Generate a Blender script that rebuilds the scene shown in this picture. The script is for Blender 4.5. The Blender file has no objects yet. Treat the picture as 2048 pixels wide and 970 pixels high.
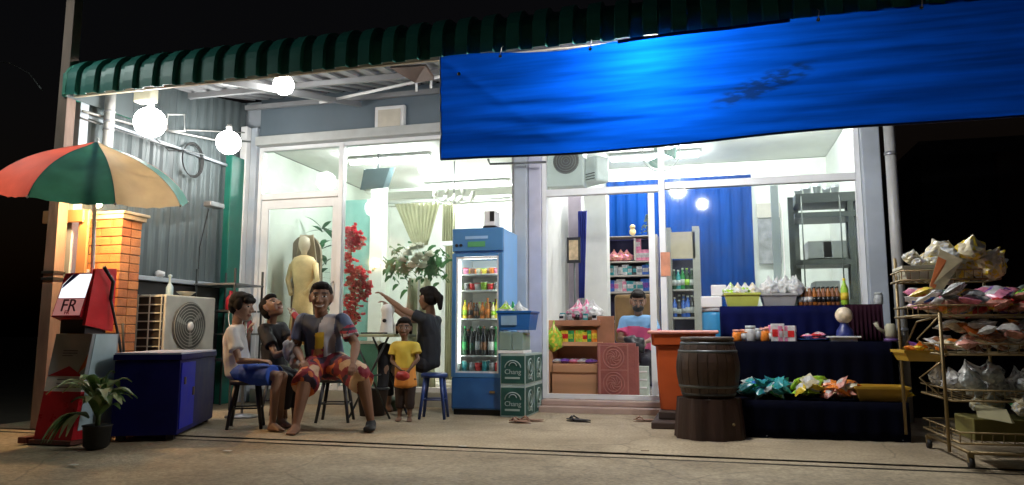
import bpy, bmesh, math, random
from mathutils import Vector, Matrix, Euler, noise
random.seed(7)
S = bpy.context.scene
COL = S.collection
R = math.radians
# ------------------------------------------------------------------ camera
F_PX, CAM_H = 1480.0, 0.85
PITCH, YAW = math.atan(185/F_PX), math.atan(396/F_PX)
cam_d = bpy.data.cameras.new('camera'); cam = bpy.data.objects.new('camera', cam_d); COL.objects.link(cam)
cam_d.sensor_width = 36; cam_d.lens = 36*F_PX/2048; cam_d.clip_end = 800; cam_d.clip_start = .05
cam.location = (0, 0, CAM_H); cam.rotation_euler = (math.pi/2+PITCH, 0, YAW)
S.camera = cam
# ------------------------------------------------------------------ night sky
w = bpy.data.worlds.new("World"); S.world = w; w.use_nodes = True
nt = w.node_tree; bg = nt.nodes['Background']
sky = nt.nodes.new('ShaderNodeTexSky'); sky.sky_type = 'NISHITA'; sky.sun_disc = False
sky.sun_elevation = R(-3); sky.sun_rotation = R(200)
nt.links.new(sky.outputs[0], bg.inputs[0]); bg.inputs[1].default_value = 0.045
S.view_settings.view_transform = 'Standard'; S.view_settings.look = 'None'
S.view_settings.exposure = 0.15; S.view_settings.gamma = 1
S.cycles.use_denoising = True
S.cycles.max_bounces = 9; S.cycles.transparent_max_bounces = 16
S.cycles.sample_clamp_indirect = 6; S.cycles.caustics_reflective = False; S.cycles.caustics_refractive = False
# lamp brightness (mesh emission)
L_BULB, L_TARP, L_ROOM1, L_ROOM2, L_STREET, L_UMB, L_FRIDGE = 43, 380, 105, 82, 150, 330, 6
# ------------------------------------------------------------------ photo geometry -> world
_fw = Vector((-math.sin(YAW)*math.cos(PITCH), math.cos(YAW)*math.cos(PITCH), math.sin(PITCH)))
_rt = Vector((math.cos(YAW), math.sin(YAW), 0)); _up = _rt.cross(_fw)
_C = Vector((0, 0, CAM_H))
def ray(u, v): return _fw*F_PX + _rt*(u-1024) + _up*(485-v)
def P(u, v, Y): d = ray(u, v); return _C + d*(Y/d.y)
def PX(u, v, X): d = ray(u, v); return _C + d*(X/d.x)
def PZ(u, v, z=0): d = ray(u, v); return _C + d*((z-CAM_H)/d.z)
# ------------------------------------------------------------------ materials
MATS = {}
def mat(name, col, rough=.6, metal=0, var=.12, sc=6, bump=.0, bsc=40, emit=0, transl=0, alpha=1, spec=.5, coat=0, stretch=(1, 1, 1)):
    if name in MATS: return MATS[name]
    m = bpy.data.materials.new(name); m.use_nodes = True; t = m.node_tree; N = t.nodes; L = t.links
    b = N['Principled BSDF']; out = N['Material Output']
    b.inputs['Roughness'].default_value = rough; b.inputs['Metallic'].default_value = metal
    b.inputs['Specular IOR Level'].default_value = spec; b.inputs['Coat Weight'].default_value = coat
    tc = N.new('ShaderNodeTexCoord'); mp = N.new('ShaderNodeMapping'); mp.inputs['Scale'].default_value = stretch
    L.new(tc.outputs['Object'], mp.inputs[0])
    n = N.new('ShaderNodeTexNoise'); n.inputs['Scale'].default_value = sc; n.inputs['Detail'].default_value = 6
    L.new(mp.outputs[0], n.inputs[0])
    r = N.new('ShaderNodeMapRange'); r.inputs[1].default_value = .3; r.inputs[2].default_value = .7
    r.inputs[3].default_value = 1-var; r.inputs[4].default_value = 1+var; L.new(n.outputs[0], r.inputs[0])
    mx = N.new('ShaderNodeMix'); mx.data_type = 'RGBA'; mx.blend_type = 'MULTIPLY'; mx.inputs[0].default_value = 1
    mx.inputs[6].default_value = (*col, 1); L.new(r.outputs[0], mx.inputs[7])
    L.new(mx.outputs[2], b.inputs['Base Color'])
    r2 = N.new('ShaderNodeMapRange'); r2.inputs[3].default_value = max(.02, rough-.12); r2.inputs[4].default_value = min(1, rough+.12)
    L.new(n.outputs[0], r2.inputs[0]); L.new(r2.outputs[0], b.inputs['Roughness'])
    if bump:
        n2 = N.new('ShaderNodeTexNoise'); n2.inputs['Scale'].default_value = bsc; n2.inputs['Detail'].default_value = 5
        L.new(mp.outputs[0], n2.inputs[0])
        bp = N.new('ShaderNodeBump'); bp.inputs['Strength'].default_value = bump; bp.inputs['Distance'].default_value = .02
        L.new(n2.outputs[0], bp.inputs['Height']); L.new(bp.outputs[0], b.inputs['Normal'])
    if emit:
        b.inputs['Emission Color'].default_value = (*col, 1); b.inputs['Emission Strength'].default_value = emit
    if transl:
        tr = N.new('ShaderNodeBsdfTranslucent'); L.new(mx.outputs[2], tr.inputs[0])
        ms = N.new('ShaderNodeMixShader'); ms.inputs[0].default_value = transl
        L.new(b.outputs[0], ms.inputs[1]); L.new(tr.outputs[0], ms.inputs[2]); L.new(ms.outputs[0], out.inputs[0])
    if alpha < 1: b.inputs['Alpha'].default_value = alpha
    MATS[name] = m; return m
def glass(name, tint=(.93, .98, .96), ior=1.45, rough=.06, body=None, boost=1.0):
    if name in MATS: return MATS[name]
    m = bpy.data.materials.new(name); m.use_nodes = True; t = m.node_tree; N = t.nodes; L = t.links
    N.remove(N['Principled BSDF']); out = N['Material Output']
    tr = N.new('ShaderNodeBsdfTransparent'); tr.inputs[0].default_value = (*tint, 1)
    gl = N.new('ShaderNodeBsdfGlossy'); gl.inputs['Roughness'].default_value = rough
    fr = N.new('ShaderNodeFresnel'); fr.inputs[0].default_value = ior
    mm = N.new('ShaderNodeMath'); mm.operation = 'MULTIPLY'; mm.inputs[1].default_value = boost; mm.use_clamp = True
    L.new(fr.outputs[0], mm.inputs[0])
    ms = N.new('ShaderNodeMixShader'); L.new(mm.outputs[0], ms.inputs[0]); L.new(tr.outputs[0], ms.inputs[1]); L.new(gl.outputs[0], ms.inputs[2])
    # a faint film of dust
    df = N.new('ShaderNodeBsdfDiffuse'); df.inputs[0].default_value = (*(body or (.8, .85, .85)), 1)
    tc = N.new('ShaderNodeTexCoord'); n = N.new('ShaderNodeTexNoise'); n.inputs['Scale'].default_value = 3; n.inputs['Detail'].default_value = 8
    L.new(tc.outputs['Object'], n.inputs[0])
    r = N.new('ShaderNodeMapRange'); r.inputs[1].default_value = .4; r.inputs[2].default_value = .8; r.inputs[3].default_value = .01 if body is None else .35; r.inputs[4].default_value = .04 if body is None else .5
    L.new(n.outputs[0], r.inputs[0])
    m2 = N.new('ShaderNodeMixShader'); L.new(r.outputs[0], m2.inputs[0]); L.new(ms.outputs[0], m2.inputs[1]); L.new(df.outputs[0], m2.inputs[2])
    L.new(m2.outputs[0], out.inputs[0]); MATS[name] = m; return m
def emis(name, col, k):
    if name in MATS: return MATS[name]
    m = bpy.data.materials.new(name); m.use_nodes = True; t = m.node_tree; t.nodes.remove(t.nodes['Principled BSDF'])
    e = t.nodes.new('ShaderNodeEmission'); e.inputs[0].default_value = (*col, 1); e.inputs[1].default_value = k
    t.links.new(e.outputs[0], t.nodes['Material Output'].inputs[0]); MATS[name] = m; return m
# ------------------------------------------------------------------ mesh helpers
WM = {}
class MB:
    def __init__(s): s.b = bmesh.new(); s.mi = 0
    def _set(s, faces):
        for f in faces: f.material_index = s.mi
    def box(s, a, b, bev=0, rot=0, piv=None):
        x0, y0, z0 = a; x1, y1, z1 = b
        vs = [s.b.verts.new(p) for p in ((x0,y0,z0),(x1,y0,z0),(x1,y1,z0),(x0,y1,z0),(x0,y0,z1),(x1,y0,z1),(x1,y1,z1),(x0,y1,z1))]
        fs = [s.b.faces.new([vs[i] for i in q]) for q in ((3,2,1,0),(4,5,6,7),(0,1,5,4),(1,2,6,5),(2,3,7,6),(3,0,4,7))]
        s._set(fs)
        if bev:
            es = list({e for f in fs for e in f.edges})
            r = bmesh.ops.bevel(s.b, geom=es, offset=bev, segments=2, affect='EDGES', profile=.5); vs = r['verts'] ; s._set(r['faces'])
            vs = list({v for f in r['faces'] for v in f.verts} | {v for v in vs if v.is_valid})
        if rot:
            c = piv or ((x0+x1)/2, (y0+y1)/2, (z0+z1)/2)
            bmesh.ops.rotate(s.b, verts=[v for v in vs if v.is_valid], cent=c, matrix=Matrix.Rotation(rot, 3, 'Z'))
        return s
    def hexa(s, pts):  # 8 corners: bottom ring 4, top ring 4
        vs = [s.b.verts.new(p) for p in pts]
        s._set([s.b.faces.new([vs[i] for i in q]) for q in ((3,2,1,0),(4,5,6,7),(0,1,5,4),(1,2,6,5),(2,3,7,6),(3,0,4,7))]); return s
    def tube(s, pts, r, n=8, caps=True, closed=False):
        pts = [Vector(p) for p in pts]; k = len(pts); rs = r if isinstance(r, (list, tuple)) else [r]*k
        rings = []; prev = None
        for i, p in enumerate(pts):
            if closed: d = pts[(i+1) % k]-pts[i-1]
            else: d = (pts[min(i+1, k-1)]-pts[max(i-1, 0)])
            d.normalize()
            a = prev if prev is not None else (Vector((0, 0, 1)) if abs(d.z) < .9 else Vector((1, 0, 0)))
            a = (a - d*a.dot(d)); 
            if a.length < 1e-5: a = d.orthogonal()
            a.normalize(); prev = a; c = d.cross(a)
            rings.append([s.b.verts.new(p+(a*math.cos(2*math.pi*j/n)+c*math.sin(2*math.pi*j/n))*rs[i]) for j in range(n)])
        fs = []
        for i in range(k if closed else k-1):
            A, B = rings[i], rings[(i+1) % k]
            for j in range(n): fs.append(s.b.faces.new((A[j], A[(j+1) % n], B[(j+1) % n], B[j])))
        for f in fs: f.smooth = True
        if caps and not closed: fs.append(s.b.faces.new(rings[0][::-1])); fs.append(s.b.faces.new(rings[-1]))
        s._set(fs); return s
    def lathe(s, prof, c=(0, 0, 0), n=16, smooth=True, sq=1.0, axis='Z'):
        rings = []
        for r, z in prof:
            rg = []
            for j in range(n):
                a = 2*math.pi*j/n; x, y = r*math.cos(a), r*math.sin(a)*sq
                p = (x, y, z) if axis == 'Z' else ((z, x, y) if axis == 'X' else (x, z, y))
                rg.append(s.b.verts.new(Vector(c)+Vector(p)))
            rings.append(rg)
        fs = []
        for A, B in zip(rings, rings[1:]):
            for j in range(n):
                f = s.b.faces.new((A[j], A[(j+1) % n], B[(j+1) % n], B[j])); f.smooth = smooth; fs.append(f)
        if prof[0][0] > 1e-4: fs.append(s.b.faces.new(rings[0][::-1]))
        if prof[-1][0] > 1e-4: fs.append(s.b.faces.new(rings[-1]))
        s._set(fs); return s
    def quad(s, *p):
        f = s.b.faces.new([s.b.verts.new(q) for q in p]); s._set([f]); return s
    def grid(s, nx, ny, fn, smooth=True, wrap=False):
        vs = [[s.b.verts.new(fn(i/nx, j/ny)) for i in range(nx+1)] for j in range(ny+1)]
        for j in range(ny):
            for i in range(nx):
                f = s.b.faces.new((vs[j][i], vs[j][i+1], vs[j+1][i+1], vs[j+1][i])); f.smooth = smooth; f.material_index = s.mi
        return s
    def ball(s, c, r, sub=2, jit=0):
        q = bmesh.ops.create_icosphere(s.b, subdivisions=sub, radius=1)
        rr = Vector(r) if not isinstance(r, (int, float)) else Vector((r, r, r))
        for v in q['verts']:
            k = 1+jit*noise.noise(v.co*2.3+Vector(c)*7) if jit else 1
            v.co = Vector((v.co.x*rr.x*k, v.co.y*rr.y*k, v.co.z*rr.z*k))+Vector(c)
        for f in {f for v in q['verts'] for f in v.link_faces}: f.smooth = True; f.material_index = s.mi
        return s
    def m(s, i): s.mi = i; return s
def obj(name, mb, mats, parent=None, solid=0, sub=0, label=None):
    b = mb.b if isinstance(mb, MB) else mb
    if parent is not None and parent in WM: b.transform(WM[parent].inverted())
    bmesh.ops.recalc_face_normals(b, faces=b.faces)
    me = bpy.data.meshes.new(name); b.to_mesh(me); b.free()
    for q in (mats if isinstance(mats, (list, tuple)) else [mats]): me.materials.append(q)
    o = bpy.data.objects.new(name, me); COL.objects.link(o)
    if parent is not None: o.parent = parent; WM[o] = WM.get(parent, Matrix())
    if solid: md = o.modifiers.new('solid', 'SOLIDIFY'); md.thickness = solid; md.offset = 0
    if sub: md = o.modifiers.new('sub', 'SUBSURF'); md.levels = sub; md.render_levels = sub
    if label: o['label'] = label
    return o
def tag(o, label, cat, group=None):
    o['label'] = label; o['category'] = cat
    if group: o['group'] = group
    return o
def thing(name, label, cat, loc=(0, 0, 0), group=None, rz=0):
    o = bpy.data.objects.new(name, None); COL.objects.link(o); o.empty_display_size = .1
    o.location = loc; o.rotation_euler = (0, 0, rz); WM[o] = Matrix.Translation(Vector(loc)) @ Matrix.Rotation(rz, 4, 'Z')
    return tag(o, label, cat, group)
def kind(o, k): o['kind'] = k; return o
def text(s, loc, size, m, parent, rot=(math.pi/2, 0, 0), ext=.002, align='CENTER', name='lettering', sx=1):
    c = bpy.data.curves.new(name, 'FONT'); c.body = s; c.size = size; c.extrude = ext; c.align_x = align; c.align_y = 'CENTER'
    c.materials.append(m); o = bpy.data.objects.new(name, c); COL.objects.link(o)
    M = Matrix.Translation(Vector(loc)) @ Euler(rot).to_matrix().to_4x4() @ Matrix.Diagonal((sx, 1, 1, 1))
    if parent: o.parent = parent; M = WM[parent].inverted() @ M
    o.matrix_basis = M
    dg = bpy.context.evaluated_depsgraph_get(); me = bpy.data.meshes.new_from_object(o.evaluated_get(dg)); bpy.data.objects.remove(o)
    if not me.materials: me.materials.append(m)
    o = bpy.data.objects.new(name, me); COL.objects.link(o); o.parent = parent; o.matrix_basis = M; return o
def copy_tree(o, loc=None, rz=None, parent=None, label=None, group=None):
    c = o.copy(); COL.objects.link(c)
    if parent: c.parent = parent
    if loc is not None: c.location = loc
    if rz is not None: c.rotation_euler = (0, 0, rz)
    if label: c['label'] = label
    if group: c['group'] = group
    for ch in list(o.children): copy_tree(ch, parent=c)
    return c
# palette
M_white = mat('white_paint', (.78, .79, .78), .45, var=.05)
M_alu = mat('white_aluminium', (.84, .86, .86), .35, 0, .05)
M_colgrey = mat('grey_painted_column', (.42, .47, .52), .55, var=.12, sc=3)
M_lav = mat('lavender_painted_column', (.55, .55, .66), .5, var=.08)
M_hdr = mat('slate_blue_panel', (.13, .17, .2), .5, var=.1, sc=2)
M_band = mat('off_white_band', (.5, .52, .5), .5, var=.08)
M_green = mat('green_roof_paint', (.028, .2, .165), .42, 0, .15, 4)
M_under = mat('galvanised_underside', (.3, .31, .32), .45, .3, .18, 2, stretch=(1, .3, 1))
M_steel = mat('grey_steel', (.3, .31, .32), .4, .6, .1)
M_dsteel = mat('dark_steel', (.09, .1, .1), .45, .5, .1)
M_black = mat('black_plastic', (.012, .012, .014), .45)
M_rubber = mat('black_rubber', (.015, .014, .014), .7)
M_chrome = mat('wire_chrome', (.26, .19, .09), .45, .5, .2)
M_pvc = mat('white_pvc', (.42, .42, .4), .35, var=.08)
M_glass = glass('shop_glass', boost=1.3)
M_sheet = mat('grey_corrugated_sheet', (.095, .12, .125), .5, .1, .2, 2, .05, 8, stretch=(1, 1, .25))
M_teal = mat('teal_green_paint', (.015, .17, .125), .45, var=.1)
M_tealw = mat('pale_teal_wall', (.22, .45, .4), .6, var=.06)
M_mint = mat('pale_mint_wall', (.68, .74, .66), .6, var=.05)
M_bluew = mat('blue_wall', (.002, .04, .2), .6, var=.25, sc=3, spec=.08, stretch=(1, 1, .15))
M_wallw = mat('white_wall', (.76, .78, .73), .6, var=.05)
M_ceil = mat('white_ceiling', (.78, .79, .75), .6, var=.04)
M_tile = mat('beige_floor_tile', (.52, .42, .33), .25, var=.1, sc=3)

# ================================================================== GROUND
def ground_mat(name, c1, c2, sc=.8, fine=60, bmp=.5):
    m = bpy.data.materials.new(name); m.use_nodes = True; t = m.node_tree; N = t.nodes; L = t.links; b = N['Principled BSDF']
    tc = N.new('ShaderNodeTexCoord')
    n1 = N.new('ShaderNodeTexNoise'); n1.inputs['Scale'].default_value = sc; n1.inputs['Detail'].default_value = 9; n1.inputs['Roughness'].default_value = .65
    n2 = N.new('ShaderNodeTexNoise'); n2.inputs['Scale'].default_value = fine; n2.inputs['Detail'].default_value = 4
    n3 = N.new('ShaderNodeTexVoronoi'); n3.inputs['Scale'].default_value = 5.5; n3.feature = 'SMOOTH_F1'
    for q in (n1, n2, n3): L.new(tc.outputs['Object'], q.inputs[0])
    cr = N.new('ShaderNodeValToRGB'); cr.color_ramp.elements[0].position = .32; cr.color_ramp.elements[1].position = .68
    cr.color_ramp.elements[0].color = (*c1, 1); cr.color_ramp.elements[1].color = (*c2, 1)
    L.new(n1.outputs[0], cr.inputs[0])
    r = N.new('ShaderNodeMapRange'); r.inputs[1].default_value = .3; r.inputs[2].default_value = .7; r.inputs[3].default_value = .72; r.inputs[4].default_value = 1.22
    L.new(n2.outputs[0], r.inputs[0])
    mx = N.new('ShaderNodeMix'); mx.data_type = 'RGBA'; mx.blend_type = 'MULTIPLY'; mx.inputs[0].default_value = 1
    L.new(cr.outputs[0], mx.inputs[6]); L.new(r.outputs[0], mx.inputs[7])
    st = N.new('ShaderNodeMapRange'); st.inputs[1].default_value = .05; st.inputs[2].default_value = .3; st.inputs[3].default_value = .8; st.inputs[4].default_value = 1
    L.new(n3.outputs[0], st.inputs[0])
    m3 = N.new('ShaderNodeMix'); m3.data_type = 'RGBA'; m3.blend_type = 'MULTIPLY'; m3.inputs[0].default_value = .5
    L.new(mx.outputs[2], m3.inputs[6]); L.new(st.outputs[0], m3.inputs[7])
    # hairline cracks and old stains
    wn = N.new('ShaderNodeTexNoise'); wn.inputs['Scale'].default_value = 2.2; wn.inputs['Detail'].default_value = 5; L.new(tc.outputs['Object'], wn.inputs[0])
    wa = N.new('ShaderNodeMix'); wa.data_type = 'RGBA'; wa.inputs[0].default_value = .16; L.new(tc.outputs['Object'], wa.inputs[6]); L.new(wn.outputs[1], wa.inputs[7])
    vc = N.new('ShaderNodeTexVoronoi'); vc.feature = 'DISTANCE_TO_EDGE'; vc.inputs['Scale'].default_value = .75; L.new(wa.outputs[2], vc.inputs[0])
    ck = N.new('ShaderNodeMapRange'); ck.inputs[1].default_value = .0; ck.inputs[2].default_value = .007; ck.inputs[3].default_value = .7; ck.inputs[4].default_value = 1; L.new(vc.outputs[0], ck.inputs[0])
    sn = N.new('ShaderNodeTexNoise'); sn.inputs['Scale'].default_value = 1.7; sn.inputs['Detail'].default_value = 7; sn.inputs['Roughness'].default_value = .7; sn.inputs['Distortion'].default_value = .6; L.new(tc.outputs['Object'], sn.inputs[0])
    sr_ = N.new('ShaderNodeMapRange'); sr_.inputs[1].default_value = .56; sr_.inputs[2].default_value = .66; sr_.inputs[3].default_value = 1; sr_.inputs[4].default_value = .72; L.new(sn.outputs[0], sr_.inputs[0])
    mu = N.new('ShaderNodeMath'); mu.operation = 'MULTIPLY'; L.new(ck.outputs[0], mu.inputs[0]); L.new(sr_.outputs[0], mu.inputs[1])
    m4 = N.new('ShaderNodeMix'); m4.data_type = 'RGBA'; m4.blend_type = 'MULTIPLY'; m4.inputs[0].default_value = 1; L.new(m3.outputs[2], m4.inputs[6]); L.new(mu.outputs[0], m4.inputs[7]); m3 = m4
    L.new(m3.outputs[2], b.inputs['Base Color']); b.inputs['Roughness'].default_value = .8
    bp = N.new('ShaderNodeBump'); bp.inputs['Strength'].default_value = bmp; bp.inputs['Distance'].default_value = .01
    L.new(n2.outputs[0], bp.inputs['Height']); L.new(bp.outputs[0], b.inputs['Normal'])
    return m
M_conc = ground_mat('smooth_concrete', (.28, .22, .14), (.48, .385, .255), 1.2, 45, .25)
M_road = ground_mat('rough_concrete', (.25, .195, .12), (.43, .345, .225), 1.6, 38, .8)
M_earth = mat('dark_earth', (.07, .055, .04), .9, var=.3, sc=2, bump=.5, bsc=12)
kind(obj('ground', MB().quad((-300, -300, -.06), (300, -300, -.06), (300, 300, -.06), (-300, 300, -.06)), M_earth), 'structure')
g = MB()
def slab(y0, y1, x0, x1, nx, ny, z=0, amp=.004):
    g.grid(nx, ny, lambda a, b: Vector((x0+(x1-x0)*a, y0+(y1-y0)*b, z+amp*noise.noise(Vector((a*(x1-x0)*.9, b*(y1-y0)*.9, 3))))))
slab(-12, 5.375, -9, 9, 40, 30, -.012)
kind(obj('road', g, M_road), 'structure')
g = MB(); slab(5.40, 5.515, -9, 9, 40, 1, -.008, .002); slab(5.54, 8.6, -6.6, 4.2, 40, 10, 0)
kind(obj('pavement', g, M_conc), 'structure')
kind(obj('pavement_joint', MB().box((-9, 5.36, -.05), (9, 5.56, -.03)), mat('joint_dirt', (.03, .022, .015), .9)), 'structure')

# ================================================================== SHOP BUILDING
FY = 8.5
B = thing('shop_building', 'single storey roadside shop with two bays of white framed glass and slate header panel', 'building', (-2, FY, 0))
WT = 3.33
M_pinkstep = mat('pinkish_doorstep', (.5, .36, .3), .5, var=.12)
# floors, walls, ceiling
obj('floor', MB().box((-5.9, FY-.02, 0), (-2.06, 13, .118)), M_tile, B)
obj('floor', MB().box((-2.04, FY-.02, 0), (1.75, 11.3, .118)), mat('light_floor_tile', (.6, .55, .48), .25, var=.08), B)
obj('doorstep', MB().box((-1.88, 8.16, -.02), (1.6, FY-.03, .065), .01).box((-1.88, 8.3, .066), (1.6, FY-.03, .125), .01), M_pinkstep, B)
obj('plinth', MB().box((-5.7, 8.38, -.02), (-2.22, FY-.03, .17), .008), mat('grey_plinth', (.36, .37, .33), .6), B)
obj('ceiling', MB().box((-5.9, FY+.1, 3.42), (1.75, 13.1, 3.5)), M_ceil, B)
obj('back_wall', MB().box((-5.9, 13, 0), (-2.0, 13.1, 3.41)), M_wallw, B)
obj('inner_wall', MB().box((-6.02, FY+.1, .12), (-5.9, 13, 3.41)), M_mint, B)
obj('party_wall', MB().box((-2.05, FY+.12, .12), (-1.98, 13, 3.415)), M_wallw, B)
bw = obj('back_wall', MB().box((-1.97, 11.3, .12), (1.75, 11.4, 3.41)), M_wallw, B)
obj('inner_wall', MB().box((1.68, FY+.1, .12), (1.76, 11.3, 3.41)), M_wallw, B)
obj('roof_parapet', MB().box((-6.1, FY+.05, 3.52), (1.95, 13.2, 4.0)), M_colgrey, B)
# blue corrugated panel behind the counter
def corr(x0, x1, z0, z1, y, pitch, amp, vertical=True):
    m = MB(); n = int((x1-x0)/pitch*4)
    def fn(a, b):
        ph = (a*n) % 4; d = amp if ph < 2 else 0
        return Vector((x0+(x1-x0)*a, y-d, z0+(z1-z0)*b))
    m.grid(n, 1, fn, smooth=False); return m
p0, p1 = P(1222, 600, 11.2), P(1312, 600, 11.2)
obj('blue_wall_panel', corr(p0.x-.05, P(1512, 600, 11.2).x, .13, 3.2, 11.26, .16, .02), M_bluew, B)
# columns
def col(name, x0, x1, y0, y1, z1, m): return obj(name, MB().box((x0, y0, 0), (x1, y1, z1), .01), m, B)
col('column', -5.96, -5.86, FY-.18, FY-.04, 3.6, M_white)
col('column', -5.855, -5.76, FY-.1, FY+.09, 3.6, M_colgrey)
col('column', -2.21, -2.06, FY-.14, FY+.1, 3.35, M_colgrey)
col('column', -2.056, -1.9, FY-.06, FY+.1, 3.35, M_lav)
col('column', 1.6, 1.78, FY-.14, FY+.1, 4.0, M_colgrey)
# header
obj('header_panel', MB().box((-5.75, FY-.05, 3.46), (1.95, FY+.04, 4.0)), M_hdr, B)
hb = obj('header_band', MB().box((-5.75, FY-.16, 3.335), (1.59, FY+.05, 3.455), .008), M_band, B)
# windows
def window(x0, x1, z0, z1, muls, trans, door=None):
    t = .05; y0, y1 = FY-.04, FY+.05
    fr = MB(); fr.box((x0, y0, z0), (x0+t, y1, z1)).box((x1-t, y0, z0), (x1, y1, z1)).box((x0+t+.001, y0, z1-t), (x1-t-.001, y1, z1)).box((x0+t+.001, y0, z0), (x1-t-.001, y1, z0+t))
    f = obj('window_frame', fr, M_alu, B)
    for mx in muls: obj('mullion', MB().box((mx-.035, y0-.012, z0+.01), (mx+.035, y1-.003, z1-.01), .006), M_alu, f)
    for a, b, zt in trans: obj('transom', MB().box((a+.001, y0-.006, zt-.04), (b-.001, y1-.006, zt+.04), .006), M_alu, f)
    return f
f1 = window(-5.755, -2.215, .17, WT, [-4.54], [(-5.70, -4.576, 2.66)])
def pane(f, a, b, z0, z1, y=FY): obj('glass_pane', MB().box((a, y, z0), (b, y+.006, z1)), M_glass, f)
pane(f1, -5.7, -4.58, 2.71, WT-.05); pane(f1, -5.62, -4.64, .25, 2.6); pane(f1, -4.5, -2.27, .23, WT-.05)
obj('door_stile', MB().box((-5.7, FY-.015, .23), (-5.6, FY+.03, 2.615)).box((-4.66, FY-.015, .23), (-4.58, FY+.03, 2.615)).box((-5.599, FY-.015, 2.5), (-4.661, FY+.03, 2.615)), M_alu, f1)
obj('door_handle', MB().tube([(-4.62, FY-.02, 1.3), (-4.62, FY-.07, 1.32), (-4.62, FY-.07, 1.5), (-4.62, FY-.02, 1.52)], .009), M_steel, f1)
f2 = window(-1.895, 1.595, .13, WT, [-.5], [(-1.845, -.536, 2.52), (-.464, 1.545, 2.54)])
pane(f2, -1.84, -.54, 2.57, WT-.05); pane(f2, -.46, 1.54, 2.59, WT-.05); pane(f2, -.46, .78, .25, 2.5, FY-.012)
pane(f2, .8, 1.54, .25, 2.5, FY+.02)
obj('door_stile', MB().box((-.66, FY+.01, .19), (-.59, FY+.045, 2.475)), M_alu, f2)
obj('door_stile', MB().box((.68, FY+.02, .19), (.76, FY+.06, 2.49)), M_alu, f2)
# downpipe + dark post at right edge
d = thing('drainpipe', 'white plastic drainpipe at the right corner of the shop', 'pipe', (1.86, FY-.35, 0))
obj('pipe', MB().tube([(1.84, FY-.3, 0), (1.84, FY-.3, 3.85)], .055, 14), M_pvc, d)
for z in (.9, 2.7): obj('bracket', MB().lathe([(.059, z-.02), (.063, z), (.059, z+.02)], (1.84, FY-.3, 0), 14), M_steel, d)
# square box on header
a0 = P(752, 266, FY-.07); a1 = P(812, 211, FY-.07)
q = thing('junction_cabinet', 'square off-white box fixed to the slate header panel', 'box', (a0.x, FY-.05, a0.z))
obj('cover', MB().box((a0.x, FY-.12, a0.z), (a1.x, FY-.052, a1.z), .012), M_white, q)
obj('rim', MB().box((a0.x+.05, FY-.132, a0.z+.05), (a1.x-.05, FY-.121, a1.z-.05), .004), mat('cream_plastic', (.6, .56, .46), .5), q)

# ================================================================== AWNING
A = thing('awning', 'green ribbed metal awning with curved front edge over the whole shopfront', 'awning', (-2, 5.5, 3.1))
def prof():
    pts = [(5.5, 3.11), (5.5, 3.19), (5.505, 3.27)]
    for k in range(1, 7):
        a = math.pi*k/2/6*.93; pts.append((5.505+.27*(1-math.cos(a)), 3.27+.22*math.sin(a)))
    y0, z0 = pts[-1]; pts += [(y0+.6, z0+.1), (7.2, z0+.1+.1), (8.46, 3.99)]
    return pts
PR = prof()
def normals(pr):
    out = []
    for i in range(len(pr)):
        a = pr[max(i-1, 0)]; b = pr[min(i+1, len(pr)-1)]; dy, dz = b[0]-a[0], b[1]-a[1]; l = math.hypot(dy, dz)
        out.append((-dz/l, dy/l))
    return out
NR = normals(PR); RP = .2168
def sheet(x0, nr):
    m = MB(); xs = []
    for r in range(nr):
        b = x0+r*RP; xs += [(b, .0), (b+.012, .032), (b+.118, .038), (b+.13, .0)]
    xs.append((x0+nr*RP+.006, 0))
    rows = []
    for (y, z), (ny, nz) in zip(PR, NR):
        rows.append([m.b.verts.new((x, y+ny*h, z+nz*h)) for x, h in xs])
    for A_, B_ in zip(rows, rows[1:]):
        for i in range(len(xs)-1): m.b.faces.new((A_[i], A_[i+1], B_[i+1], B_[i]))
    return m
x = -5.86
for k in range(14):
    o = obj('roof_sheet', sheet(x, 3), [M_green, M_under], A)
    md = o.modifiers.new('solid', 'SOLIDIFY'); md.thickness = .004; md.offset = -1; md.material_offset = 1; md.use_flip_normals = False
    x += 3*RP
# left end cap
m = MB(); pr = [(y, z) for y, z in PR[:10]]
vs = [m.b.verts.new((-5.885, y-.01, z+.02)) for y, z in pr]+[m.b.verts.new((-5.885, PR[9][0], 3.13))]
m.b.faces.new(vs); ex = bmesh.ops.extrude_face_region(m.b, geom=list(m.b.faces)); bmesh.ops.translate(m.b, verts=[v for v in ex['geom'] if isinstance(v, bmesh.types.BMVert)], vec=(-.03, 0, 0))
obj('end_cap', m, mat('lit_green_paint', (.06, .28, .2), .4), A)  # roof green made lighter here, painting in light on the left end
m = MB(); vs = [m.b.verts.new((-5.875, y+.004, z-.004)) for y, z in PR[:10]]+[m.b.verts.new((-5.875, PR[9][0], 3.13))]; m.b.faces.new(vs); obj('end_lining', m, M_sheet, A, solid=.004)
obj('barge_flashing', MB().box((-5.96, 5.52, 3.12), (-5.917, 5.75, 3.36), .015), M_green, A)
for yy, hh in ((5.62, 3.2), (7.2, 3.63), (8.3, 3.82)):
    obj('purlin', MB().box((-5.9, yy, hh), (3.0, yy+.05, hh+.06)), M_under, A)
for xx in (-4.3, -1.9, .3, 2.4):
    obj('rafter', MB().hexa([(xx, 5.62, 3.13), (xx+.05, 5.62, 3.13), (xx+.05, 8.4, 3.76), (xx, 8.4, 3.76), (xx, 5.62, 3.195), (xx+.05, 5.62, 3.195), (xx+.05, 8.4, 3.82), (xx, 8.4, 3.82)]), M_under, A)
obj('fascia_board', MB().box((-5.85, 5.56, 3.12), (3.0, 5.59, 3.17)), mat('cream_board', (.55, .5, .36), .6), A)
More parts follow.
